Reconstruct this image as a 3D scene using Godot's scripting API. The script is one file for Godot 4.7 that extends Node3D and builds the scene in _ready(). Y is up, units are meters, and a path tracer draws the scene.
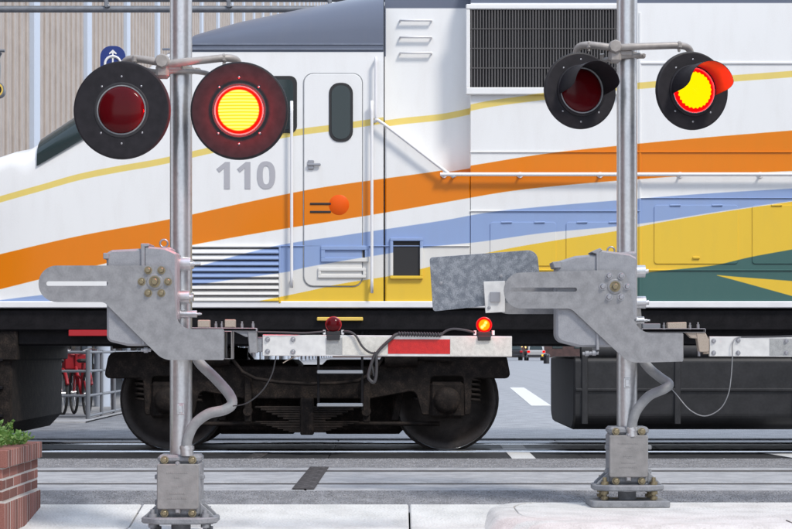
extends Node3D
# A telephoto view across a level crossing: x runs along the tracks, -z away from the lens, y = 0 at rail top.
const F := 1900.0          # focal length in photograph pixels
const EYE := 1.0           # lens height above rail top
const HORIZON := 350.0
const MID := 396.0

var taken := {}
var M := {}
var cur_root := Vector3.ZERO
var cur_d := 10.0

# ---------------------------------------------------------------- placing
func at(px: float, py: float, d: float) -> Vector3:
	return Vector3((px - MID) * d / F, EYE + (HORIZON - py) * d / F, -d)

func L(px: float, py: float, dz := 0.0) -> Vector3:      # the same, relative to the thing being built; dz metres nearer
	return at(px, py, cur_d - dz) - cur_root

func L2(px: float, py: float, dz := 0.0) -> Vector2:
	var p := L(px, py, dz)
	return Vector2(p.x, p.y)

func numbered(n: String) -> String:
	if not taken.has(n):
		taken[n] = 0
		return n
	taken[n] += 1
	return "%s_%03d" % [n, taken[n]]

func meta(o: Node, label: String, category: String, group := "", kind := "") -> void:
	if label != "": o.set_meta("label", label)
	if category != "": o.set_meta("category", category)
	if group != "": o.set_meta("group", group)
	if kind != "": o.set_meta("kind", kind)

func thing(called: String, pos: Vector3, label: String, category: String, group := "") -> Node3D:
	var o := Node3D.new()
	o.name = numbered(called)
	add_child(o)
	o.position = pos
	meta(o, label, category, group)
	cur_root = pos
	return o

func node(called: String, parent: Node, pos: Vector3) -> Node3D:
	var o := Node3D.new()
	o.name = called
	parent.add_child(o, true)
	o.position = pos
	return o

func put(called: String, mesh: Mesh, mat: Material, parent: Node, pos := Vector3.ZERO) -> MeshInstance3D:
	var o := MeshInstance3D.new()
	o.name = numbered(called) if parent == self else called
	o.mesh = mesh
	o.material_override = mat
	parent.add_child(o, true)
	o.position = pos
	return o

func obj(called: String, st: SurfaceTool, mat: Material, parent: Node, pos := Vector3.ZERO) -> MeshInstance3D:
	st.generate_normals()
	return put(called, st.commit(), mat, parent, pos)

func struct(called: String, st: SurfaceTool, mat: Material) -> MeshInstance3D:
	var o := obj(called, st, mat, self)
	o.set_meta("kind", "structure")
	return o

# ---------------------------------------------------------------- shapes
func S() -> SurfaceTool:
	var st := SurfaceTool.new()
	st.begin(Mesh.PRIMITIVE_TRIANGLES)
	st.set_smooth_group(-1)
	return st

func v(st: SurfaceTool, p: Vector3) -> void:
	st.set_uv(Vector2((p.x + 5.2) / 10.24, (5.0 - p.y) / 3.6))
	st.add_vertex(p)

func tri(st: SurfaceTool, a: Vector3, b: Vector3, c: Vector3) -> void:
	v(st, a); v(st, b); v(st, c)

func quad(st: SurfaceTool, a: Vector3, b: Vector3, c: Vector3, d: Vector3) -> void:
	tri(st, a, b, c)
	tri(st, a, c, d)

func face(st: SurfaceTool, pts: Array, centre: Vector3) -> void:      # convex face turned away from centre
	var mid := Vector3.ZERO
	for p in pts: mid += p
	mid /= pts.size()
	var a: Vector3 = pts[0]
	var b: Vector3 = pts[1]
	var c: Vector3 = pts[2]
	var n: Vector3 = (a - c).cross(a - b)
	var q := pts.duplicate()
	if n.dot(mid - centre) < 0: q.reverse()
	for k in range(1, q.size() - 1): tri(st, q[0], q[k], q[k + 1])

func box(st: SurfaceTool, c: Vector3, size: Vector3, bev := 0.0, basis := Basis.IDENTITY) -> void:
	var h := size * 0.5
	if bev <= 0.0:
		for ax in 3:
			for s in [-1.0, 1.0]:
				var u := (ax + 1) % 3
				var w := (ax + 2) % 3
				var pts := []
				for q in [[-1, -1], [1, -1], [1, 1], [-1, 1]]:
					var p := Vector3.ZERO
					p[ax] = s * h[ax]; p[u] = q[0] * h[u]; p[w] = q[1] * h[w]
					pts.append(c + basis * p)
				face(st, pts, c)
		return
	for ax in 3:
		var u := (ax + 1) % 3
		var w := (ax + 2) % 3
		for s in [-1.0, 1.0]:
			var pts := []
			for q in [[-1, -1], [1, -1], [1, 1], [-1, 1]]:
				var p := Vector3.ZERO
				p[ax] = s * h[ax]; p[u] = q[0] * (h[u] - bev); p[w] = q[1] * (h[w] - bev)
				pts.append(c + basis * p)
			face(st, pts, c)
		for s in [-1.0, 1.0]:       # edges along ax
			for t in [-1.0, 1.0]:
				var e := []
				for q in [[0, -1], [0, 1], [1, 1], [1, -1]]:
					var p := Vector3.ZERO
					p[ax] = q[1] * (h[ax] - bev)
					p[u] = s * (h[u] - (bev if q[0] == 1 else 0.0))
					p[w] = t * (h[w] - (0.0 if q[0] == 1 else bev))
					e.append(c + basis * p)
				face(st, e, c)
	for sx in [-1.0, 1.0]:
		for sy in [-1.0, 1.0]:
			for sz in [-1.0, 1.0]:
				var g := Vector3(sx, sy, sz)
				face(st, [c + basis * (g * (h - Vector3(0, bev, bev))), c + basis * (g * (h - Vector3(bev, 0, bev))), c + basis * (g * (h - Vector3(bev, bev, 0)))], c)

func bx(x0: float, x1: float, y0: float, y1: float, z0: float, z1: float, st: SurfaceTool, bev := 0.0) -> void:
	box(st, Vector3(x0 + x1, y0 + y1, z0 + z1) * 0.5, Vector3(absf(x1 - x0), absf(y1 - y0), absf(z1 - z0)), bev)

func tube(st: SurfaceTool, pts: Array, r, seg := 10, caps := true, closed := false) -> void:
	var n := pts.size()
	var rings := []
	var up := Vector3.UP
	for i in n:
		var p: Vector3 = pts[i]
		var nx: Vector3 = pts[(i + 1) % n] if (closed or i < n - 1) else p
		var pv: Vector3 = pts[(i - 1 + n) % n] if (closed or i > 0) else p
		var t := (nx - pv).normalized()
		if i == 0:
			up = Vector3.UP if absf(t.y) < 0.9 else Vector3.RIGHT
		var side := t.cross(up).normalized()
		up = side.cross(t).normalized()
		var rr: float = r[i] if r is Array else r
		var ring := []
		for k in seg:
			var a := TAU * k / seg
			ring.append(p + (side * cos(a) + up * sin(a)) * rr)
		rings.append(ring)
	st.set_smooth_group(1)
	for i in (n if closed else n - 1):
		var A: Array = rings[i]
		var B: Array = rings[(i + 1) % n]
		for k in seg:
			var k2 := (k + 1) % seg
			quad(st, A[k], A[k2], B[k2], B[k])
	st.set_smooth_group(-1)
	if caps and not closed:
		for e in [0, n - 1]:
			var ring: Array = rings[e]
			var inward: Vector3 = pts[1] if e == 0 else pts[n - 2]
			face(st, ring, inward)

func lathe(st: SurfaceTool, prof: Array, xf: Transform3D, seg := 24, groups := false) -> void:    # profile (r, h) round the local z axis
	for i in prof.size() - 1:
		st.set_smooth_group(i + 2 if groups else 1)
		var a: Vector2 = prof[i]
		var b: Vector2 = prof[i + 1]
		for k in seg:
			var t0 := TAU * k / seg
			var t1 := TAU * (k + 1) / seg
			var p0 := xf * Vector3(a.x * cos(t0), a.x * sin(t0), a.y)
			var p1 := xf * Vector3(a.x * cos(t1), a.x * sin(t1), a.y)
			var q0 := xf * Vector3(b.x * cos(t0), b.x * sin(t0), b.y)
			var q1 := xf * Vector3(b.x * cos(t1), b.x * sin(t1), b.y)
			if a.x < 1e-5: tri(st, p0, q1, q0)
			elif b.x < 1e-5: tri(st, p0, p1, q0)
			else: quad(st, p0, p1, q1, q0)
	st.set_smooth_group(-1)

func cyl(st: SurfaceTool, a: Vector3, b: Vector3, r: float, seg := 14) -> void:
	tube(st, [a, b], r, seg)

func prism(st: SurfaceTool, poly0: PackedVector2Array, z0: float, z1: float, bev := 0.0, at3 := Transform3D.IDENTITY) -> void:
	var poly := poly0.duplicate()
	if Geometry2D.is_polygon_clockwise(poly): poly.reverse()
	var n := poly.size()
	var ins := PackedVector2Array()
	for i in n:
		var p := poly[i]
		var e0 := (p - poly[(i - 1 + n) % n]).normalized()
		var e1 := (poly[(i + 1) % n] - p).normalized()
		var m := Vector2(-e0.y, e0.x) + Vector2(-e1.y, e1.x)
		var ln := maxf(0.3, m.length_squared() * 0.5)
		ins.append(p + m * (bev / ln) if bev > 0 else p)
	var t := Geometry2D.triangulate_polygon(ins)
	for k in range(0, t.size(), 3):
		var a := ins[t[k]]
		var b := ins[t[k + 1]]
		var c := ins[t[k + 2]]
		if (b - a).cross(c - a) < 0:
			var w := b
			b = c
			c = w
		tri(st, at3 * Vector3(a.x, a.y, z1), at3 * Vector3(c.x, c.y, z1), at3 * Vector3(b.x, b.y, z1))
		tri(st, at3 * Vector3(a.x, a.y, z0), at3 * Vector3(b.x, b.y, z0), at3 * Vector3(c.x, c.y, z0))
	for i in n:
		var j := (i + 1) % n
		var a := poly[i]
		var b := poly[j]
		quad(st, at3 * Vector3(a.x, a.y, z0 + bev), at3 * Vector3(a.x, a.y, z1 - bev), at3 * Vector3(b.x, b.y, z1 - bev), at3 * Vector3(b.x, b.y, z0 + bev))
		if bev > 0:
			var ai := ins[i]
			var bi := ins[j]
			quad(st, at3 * Vector3(a.x, a.y, z1 - bev), at3 * Vector3(ai.x, ai.y, z1), at3 * Vector3(bi.x, bi.y, z1), at3 * Vector3(b.x, b.y, z1 - bev))
			quad(st, at3 * Vector3(ai.x, ai.y, z0), at3 * Vector3(a.x, a.y, z0 + bev), at3 * Vector3(b.x, b.y, z0 + bev), at3 * Vector3(bi.x, bi.y, z0))

func rpoly(pts: Array, steps := 6) -> PackedVector2Array:      # corners [x, y, radius] rounded
	var out := PackedVector2Array()
	var n := pts.size()
	for i in n:
		var p := Vector2(pts[i][0], pts[i][1])
		var r: float = pts[i][2]
		if r <= 0:
			out.append(p)
			continue
		var a := (Vector2(pts[(i - 1 + n) % n][0], pts[(i - 1 + n) % n][1]) - p)
		var b := (Vector2(pts[(i + 1) % n][0], pts[(i + 1) % n][1]) - p)
		var half := absf(a.angle_to(b)) * 0.5
		var cut := minf(r / tan(half), minf(a.length(), b.length()) * 0.499)
		var p0 := p + a.normalized() * cut
		var p1 := p + b.normalized() * cut
		for k in steps + 1:                # quadratic arc: close enough to a circle at these sizes
			var t := float(k) / steps
			var w := 0.72
			var den := (1 - t) * (1 - t) + 2 * w * t * (1 - t) + t * t
			out.append(((1 - t) * (1 - t) * p0 + 2 * w * t * (1 - t) * p + t * t * p1) / den)
	return out

func rrect(x0: float, y0: float, x1: float, y1: float, r: float, steps := 5) -> PackedVector2Array:
	return rpoly([[x0, y0, r], [x1, y0, r], [x1, y1, r], [x0, y1, r]], steps)

func bolt(st: SurfaceTool, p: Vector3, r: float, h: float) -> void:      # hex head facing +z
	lathe(st, [Vector2(r * 1.5, -0.002), Vector2(r * 1.5, 0.003), Vector2(r * 1.02, 0.003)], Transform3D(Basis.IDENTITY, p), 14, true)
	lathe(st, [Vector2(r, 0.002), Vector2(r, h * 0.85), Vector2(r * 0.8, h), Vector2(0, h)], Transform3D(Basis.IDENTITY, p), 6, true)

func smooth_path(pts: Array, per := 5) -> Array:
	var out := []
	var n := pts.size()
	for i in n - 1:
		var p0: Vector3 = pts[maxi(i - 1, 0)]
		var p1: Vector3 = pts[i]
		var p2: Vector3 = pts[i + 1]
		var p3: Vector3 = pts[mini(i + 2, n - 1)]
		for k in per:
			out.append(p1.cubic_interpolate(p2, p0, p3, float(k) / per))
	out.append(pts[n - 1])
	return out

func pxpath(a: Array, dz = 0.0, per := 5) -> Array:            # [[px, py] or [px, py, dz], ...]
	var pts := []
	for q in a: pts.append(L(q[0], q[1], q[2] if q.size() > 2 else dz))
	return smooth_path(pts, per)

func ring_pts(c: Vector3, r: float, n: int, axis := 2) -> Array:
	var o := []
	for k in n:
		var a := TAU * k / n
		o.append(c + (Vector3(cos(a), sin(a), 0) if axis == 2 else Vector3(0, cos(a), sin(a))) * r)
	return o

# ---------------------------------------------------------------- materials
func lin(c: Color) -> Color:
	return c.linear_to_srgb()

func noise(kind: int, freq: float, octaves: int, sd: int) -> FastNoiseLite:
	var n := FastNoiseLite.new()
	n.noise_type = kind
	n.frequency = freq
	n.fractal_octaves = octaves
	n.seed = sd
	return n

func noise_img(size: int, freq: float, octaves: int, sd: int, kind := FastNoiseLite.TYPE_SIMPLEX_SMOOTH) -> Image:
	var n := noise(kind, freq, octaves, sd)
	if kind == FastNoiseLite.TYPE_CELLULAR:
		n.cellular_return_type = FastNoiseLite.RETURN_CELL_VALUE
		n.fractal_type = FastNoiseLite.FRACTAL_NONE
	return n.get_seamless_image(size, size)

func ramp_tex(a: Image, b: Image, mixb: float, stops: Array, srgb := true) -> ImageTexture:    # stops [[t, Color linear]...]
	var w := a.get_width()
	var out := Image.create(w, w, false, Image.FORMAT_RGB8)
	for y in w:
		for x in w:
			var t := a.get_pixel(x, y).r * (1.0 - mixb) + b.get_pixel(x, y).r * mixb
			var k := 0
			while k < stops.size() - 2 and t > stops[k + 1][0]: k += 1
			var t0: float = stops[k][0]
			var t1: float = stops[k + 1][0]
			var c: Color = (stops[k][1] as Color).lerp(stops[k + 1][1], clampf((t - t0) / (t1 - t0), 0, 1))
			out.set_pixel(x, y, lin(c) if srgb else c)
	out.generate_mipmaps()
	return ImageTexture.create_from_image(out)

func normal_tex(a: Image, strength: float) -> ImageTexture:
	var c := a.duplicate() as Image
	c.convert(Image.FORMAT_RGBA8)
	c.bump_map_to_normal_map(strength)
	return ImageTexture.create_from_image(c)

func mat(col, rough: float, metal := 0.0, scale := 1.0, nrm: Texture2D = null, nscale := 1.0) -> StandardMaterial3D:
	var m := StandardMaterial3D.new()
	if col is Texture2D:
		m.albedo_texture = col
	else:
		m.albedo_color = lin(col)
	m.roughness = rough
	m.metallic = metal
	if col is Texture2D or nrm:
		m.uv1_triplanar = true
		m.uv1_world_triplanar = true
		m.uv1_scale = Vector3.ONE * scale
	if nrm:
		m.normal_enabled = true
		m.normal_texture = nrm
		m.normal_scale = nscale
	return m

func glow(col: Color, energy: float) -> StandardMaterial3D:
	var m := StandardMaterial3D.new()
	m.albedo_color = Color(0.3, 0.02, 0.02)
	m.emission_enabled = true
	m.emission = col
	m.emission_energy_multiplier = energy
	m.roughness = 0.8
	m.metallic_specular = 0.1
	return m

func C(r: float, g: float, b: float) -> Color:
	return Color(r, g, b)

func make_materials() -> void:
	var n1 := noise_img(256, 0.02, 5, 11)
	var n2 := noise_img(256, 0.12, 3, 12)
	var n3 := noise_img(256, 0.35, 2, 13)
	var cell := noise_img(256, 0.09, 1, 14, FastNoiseLite.TYPE_CELLULAR)
	var grit := normal_tex(n3, 6.0)
	var soft := normal_tex(n2, 2.0)
	M.galv = mat(ramp_tex(n2, cell, 0.3, [[0.2, C(.54, .545, .555)], [0.5, C(.60, .605, .615)], [0.8, C(.65, .655, .665)]]), 0.34, 0.88, 1.1, soft, 0.06)
	M.plate = mat(ramp_tex(n1, n2, 0.3, [[0.25, C(.225, .228, .237)], [0.5, C(.262, .265, .275)], [0.75, C(.298, .301, .31)]]), 0.45, 0.35, 1.9, soft, 0.08)
	M.spangle = mat(ramp_tex(n1, n2, 0.45, [[0.3, C(.15, .168, .195)], [0.5, C(.205, .223, .25)], [0.68, C(.30, .318, .345)]]), 0.42, 0.55, 2.8)
	M.cast = mat(ramp_tex(n1, n2, 0.4, [[0.2, C(.24, .25, .272)], [0.5, C(.275, .285, .308)], [0.8, C(.305, .315, .338)]]), 0.55, 0.2, 2.2, soft, 0.15)
	M.basebox = mat(ramp_tex(n1, n2, 0.4, [[0.2, C(.17, .18, .195)], [0.5, C(.225, .235, .255)], [0.8, C(.275, .285, .305)]]), 0.6, 0.15, 2.4, soft, 0.4)
	M.cover = mat(ramp_tex(n1, n3, 0.3, [[0.2, C(.20, .197, .197)], [0.8, C(.265, .26, .26)]]), 0.65, 0.1, 2.0, soft, 0.2)
	M.armpaint = mat(ramp_tex(n1, n1, 0.3, [[0.2, C(.30, .275, .255)], [0.8, C(.38, .35, .33)]]), 0.5, 0.2, 3.0)
	M.bolt = mat(ramp_tex(n2, n3, 0.3, [[0.2, C(.16, .13, .08)], [0.8, C(.36, .31, .2)]]), 0.45, 0.7, 9.0)
	M.steel_bolt = mat(C(.35, .35, .37), 0.35, 0.8)
	M.tin = mat(ramp_tex(n2, n3, 0.3, [[0.2, C(.25, .2, .15)], [0.8, C(.5, .44, .38)]]), 0.6, 0.3, 6.0)
	M.conduit = mat(ramp_tex(n1, n2, 0.3, [[0.2, C(.19, .2, .21)], [0.8, C(.27, .28, .29)]]), 0.55, 0.0, 2.0)
	M.black = mat(C(.018, .018, .021), 0.6)
	M.disc = mat(ramp_tex(n1, n3, 0.3, [[0.2, C(.012, .011, .0135)], [0.8, C(.021, .019, .023)]]), 0.5, 0.0, 2.5)
	M.disc.metallic_specular = 0.35
	M.cable = mat(C(.035, .036, .04), 0.6)
	M.lens_off = mat(C(.07, .0015, .0035), 0.14)
	M.lens_off.metallic_specular = 0.3
	M.alu = mat(ramp_tex(n1, n3, 0.3, [[0.2, C(.58, .58, .57)], [0.8, C(.72, .72, .70)]]), 0.42, 0.35, 2.0)
	M.sheeting = mat(ramp_tex(n1, n2, 0.5, [[0.25, C(.50, .49, .45)], [0.75, C(.66, .65, .60)]]), 0.4, 0.0, 5.0, soft, 0.5)
	M.sheet_grey_and_shade = mat(ramp_tex(n1, n2, 0.5, [[0.25, C(.26, .27, .27)], [0.75, C(.36, .37, .37)]]), 0.4, 0.0, 4.0, soft, 0.4)  # grey sheeting on the island arm, painted shadow on the other
	M.sheet_red = mat(ramp_tex(n1, n2, 0.5, [[0.25, C(.42, .008, .008)], [0.75, C(.56, .015, .012)]]), 0.35, 0.0, 4.0, soft, 0.4)
	M.white = mat(C(.8, .8, .8), 0.45)
	# ground
	M.asphalt = mat(ramp_tex(n3, n1, 0.35, [[0.25, C(.12, .122, .132)], [0.5, C(.19, .192, .205)], [0.72, C(.34, .34, .355)]]), 0.8, 0.0, 0.9, grit, 0.7)
	M.road = mat(ramp_tex(n1, n3, 0.45, [[0.25, C(.15, .157, .172)], [0.75, C(.31, .318, .34)]]), 0.45, 0.0, 0.5, grit, 0.3)
	M.panel = mat(ramp_tex(n1, n2, 0.3, [[0.2, C(.27, .275, .29)], [0.8, C(.40, .405, .42)]]), 0.7, 0.0, 0.7, grit, 0.25)
	M.rubber = mat(ramp_tex(n1, n3, 0.4, [[0.2, C(.016, .016, .018)], [0.8, C(.04, .04, .043)]]), 0.65, 0.0, 1.1, grit, 0.4)
	M.patch = mat(ramp_tex(n1, n3, 0.4, [[0.3, C(.02, .018, .02)], [0.62, C(.05, .045, .046)], [0.75, C(.22, .21, .21)]]), 0.75, 0.0, 2.3)
	M.concrete = mat(ramp_tex(n1, n3, 0.25, [[0.2, C(.49, .485, .47)], [0.5, C(.575, .57, .555)], [0.8, C(.63, .625, .61)]]), 0.8, 0.0, 0.55, grit, 0.25)
	M.kerb = mat(ramp_tex(n1, n2, 0.35, [[0.2, C(.44, .43, .41)], [0.5, C(.57, .56, .545)], [0.8, C(.64, .635, .62)]]), 0.85, 0.0, 0.9, grit, 0.4)
	M.joint = mat(C(.1, .095, .09), 0.9)
	M.paint = mat(ramp_tex(n2, n3, 0.5, [[0.3, C(.32, .33, .34)], [0.5, C(.72, .72, .71)], [0.8, C(.8, .8, .79)]]), 0.6, 0.0, 3.0)
	M.rail = mat(ramp_tex(n1, n2, 0.4, [[0.2, C(.62, .64, .67)], [0.8, C(.74, .76, .79)]]), 0.2, 1.0, 1.0)
	M.rail_dull = mat(ramp_tex(n1, n2, 0.4, [[0.2, C(.05, .047, .048)], [0.8, C(.09, .085, .085)]]), 0.6, 0.3, 1.0)
	M.rail_side = mat(C(.05, .04, .035), 0.8)
	for k in 4:
		var t := 0.72 + 0.17 * k
		M["brick%d" % k] = mat(ramp_tex(n2, n3, 0.4, [[0.2, C(.20, .075, .06) * t], [0.55, C(.25, .105, .085) * t], [0.85, C(.31, .155, .13) * t]]), 0.9, 0.0, 3.0 + k * 0.4, grit, 0.6)
	M.mortar = mat(C(.46, .43, .41), 0.95)
	M.soil = mat(C(.06, .045, .035), 0.95)
	M.leaf = mat(C(.10, .2, .045), 0.6)
	M.leaf.backlight_enabled = true
	M.leaf.backlight = Color(0.3, 0.45, 0.15)
	M.leaf2 = mat(C(.2, .3, .09), 0.6)
	M.leaf2.backlight_enabled = true
	M.leaf2.backlight = Color(0.35, 0.45, 0.15)
	# train
	M.roof = mat(ramp_tex(n1, n2, 0.3, [[0.2, C(.105, .125, .175)], [0.8, C(.145, .17, .225)]]), 0.35, 0.0, 0.6)
	M.roof.clearcoat_enabled = true
	M.roof.clearcoat = 0.4
	M.trainwhite = mat(ramp_tex(n1, n1, 0.3, [[0.2, C(.74, .74, .75)], [0.8, C(.8, .8, .81)]]), 0.3, 0.0, 0.5)
	M.underframe = mat(ramp_tex(n1, n2, 0.4, [[0.2, C(.006, .006, .007)], [0.8, C(.014, .013, .015)]]), 0.5, 0.0, 1.2)
	M.truck = mat(ramp_tex(n1, n2, 0.45, [[0.2, C(.009, .0075, .007)], [0.55, C(.020, .016, .0145)], [0.85, C(.048, .036, .029)]]), 0.75, 0.1, 1.6, soft, 0.4)
	M.truck.metallic_specular = 0.3
	M.wheel = mat(ramp_tex(n1, n2, 0.45, [[0.2, C(.02, .017, .016)], [0.8, C(.05, .04, .037)]]), 0.5, 0.4, 2.0)
	M.underframe.metallic_specular = 0.25
	M.tread = mat(C(.4, .41, .43), 0.3, 0.9)
	M.tank = mat(ramp_tex(n1, n2, 0.4, [[0.2, C(.012, .0125, .014)], [0.8, C(.027, .027, .03)]]), 0.5, 0.0, 0.9)
	M.grille = mat(C(.085, .08, .08), 0.6)
	M.glass = mat(C(.022, .036, .038), 0.06)
	M.seal = mat(C(.02, .02, .022), 0.7)
	M.reflection_orange = mat(C(.75, .10, .004), 0.35)  # colour of the painted reflection on the locomotive flank
	M.reflection_orange.metallic_specular = 0.3
	M.gold = mat(C(.72, .5, .1), 0.5)
	M.livery = livery()
	# background
	M.cladding = mat(ramp_tex(n1, n2, 0.25, [[0.2, C(.35, .305, .275)], [0.8, C(.43, .38, .345)]]), 0.6, 0.0, 0.3)
	M.pilaster = mat(C(.50, .56, .66), 0.45, 0.1)
	M.dark_wall = mat(ramp_tex(n1, n2, 0.4, [[0.2, C(.04, .032, .03)], [0.8, C(.08, .062, .055)]]), 0.8, 0.0, 0.4)
	M.far_brick = mat(ramp_tex(n1, n2, 0.4, [[0.2, C(.05, .03, .03)], [0.8, C(.10, .055, .05)]]), 0.8, 0.0, 0.2)
	M.gantry = mat(ramp_tex(n1, n2, 0.4, [[0.2, C(.16, .17, .19)], [0.8, C(.24, .25, .27)]]), 0.5, 0.4, 1.4)
	M.railing = mat(C(.17, .18, .2), 0.5, 0.3)
	M.sign_blue = mat(C(.012, .035, .2), 0.4)
	M.red_paint = mat(C(.4, .01, .016), 0.35)
	M.bike_red = mat(C(.27, .008, .014), 0.45)
	M.tyre = mat(C(.02, .02, .02), 0.8)
	M.silver = mat(C(.42, .42, .42), 0.3, 0.4)
	M.darkcar = mat(C(.02, .02, .025), 0.25)
	M.tail = glow(Color(1.0, 0.05, 0.03), 0.7)
	M.amber = glow(Color(1.0, 0.75, 0.2), 1.0)
	M.bulb = glow(Color(1.0, 0.82, 0.5), 1.4)
	# lit lenses: rows of diodes behind ribbed red glass
	var im := Image.create(128, 128, false, Image.FORMAT_RGB8)
	for y in 128:
		for x in 128:
			var r := Vector2(x - 63.5, y - 63.5).length() / 63.5
			var rib := 0.5 + 0.5 * sin(y * TAU / 9.0)
			var c := Color(1.0, 0.98, 0.45).lerp(Color(1.0, 0.74, 0.08), pow(1.0 - rib, 2.0))
			if r > 0.86: c = c.lerp(Color(1.0, 0.08, 0.03), clampf((r - 0.86) / 0.05, 0, 1))
			im.set_pixel(x, y, c)
	M.lens_lit = glow(Color(1, 1, 1), 0.75)
	M.lens_lit.emission_texture = ImageTexture.create_from_image(im)
	M.lens_lit.emission_operator = BaseMaterial3D.EMISSION_OP_MULTIPLY
	M.lens_yellow = glow(Color(1, 1, 1), 0.62)
	var im2 := Image.create(128, 128, false, Image.FORMAT_RGB8)
	for y in 128:
		for x in 128:
			var p := Vector2(x - 63.5, y - 63.5)
			var rr := p.length() / 63.5 + 0.025 * sin(p.angle() * 26.0)
			im2.set_pixel(x, y, Color(1.0, 0.9, 0.01) if rr < 0.84 else Color(1.0, 0.03, 0.04))
	M.lens_yellow.emission_texture = ImageTexture.create_from_image(im2)
	M.lens_yellow.emission_operator = BaseMaterial3D.EMISSION_OP_MULTIPLY
	M.arm_lit = glow(Color(1, 1, 1), 0.9)
	var im3 := Image.create(64, 64, false, Image.FORMAT_RGB8)
	for y in 64:
		for x in 64:
			var p := Vector2(x - 31.5, y - 31.5) / 31.5
			var c := Color(1.0, 0.03, 0.04).lerp(Color(1.0, 0.55, 0.02), clampf((0.82 - p.length()) / 0.12, 0, 1))
			for q in [Vector2(-0.28, 0.3), Vector2(0.2, -0.3), Vector2(0.0, 0.05)]:
				c = c.lerp(Color(1.0, 0.98, 0.5), clampf((0.3 - p.distance_to(q)) / 0.2, 0, 1))
			im3.set_pixel(x, y, c)
	M.arm_lit.emission_texture = ImageTexture.create_from_image(im3)
	M.arm_lit.emission_operator = BaseMaterial3D.EMISSION_OP_MULTIPLY

# the paint scheme of the locomotive's flank: bands of colour whose edges are curves over its length
func curve_at(c: Array, x: float) -> float:
	var n := c.size()
	var k := 0
	while k < n - 2 and x > c[k + 1][0]: k += 1
	var p1 := Vector2(c[k][0], c[k][1])
	var p2 := Vector2(c[k + 1][0], c[k + 1][1])
	var t := (x - p1.x) / (p2.x - p1.x)
	if t < 0.0 or t > 1.0: return lerpf(p1.y, p2.y, t)
	var p0 := Vector2(c[k - 1][0], c[k - 1][1]) if k > 0 else p1 * 2.0 - p2
	var p3 := Vector2(c[k + 2][0], c[k + 2][1]) if k < n - 2 else p2 * 2.0 - p1
	var m1 := (p2.y - p0.y) / (p2.x - p0.x) * (p2.x - p1.x)
	var m2 := (p3.y - p1.y) / (p3.x - p1.x) * (p2.x - p1.x)
	var t2 := t * t
	var t3 := t2 * t
	return (2 * t3 - 3 * t2 + 1) * p1.y + (t3 - 2 * t2 + t) * m1 + (-2 * t3 + 3 * t2) * p2.y + (t3 - t2) * m2

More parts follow.
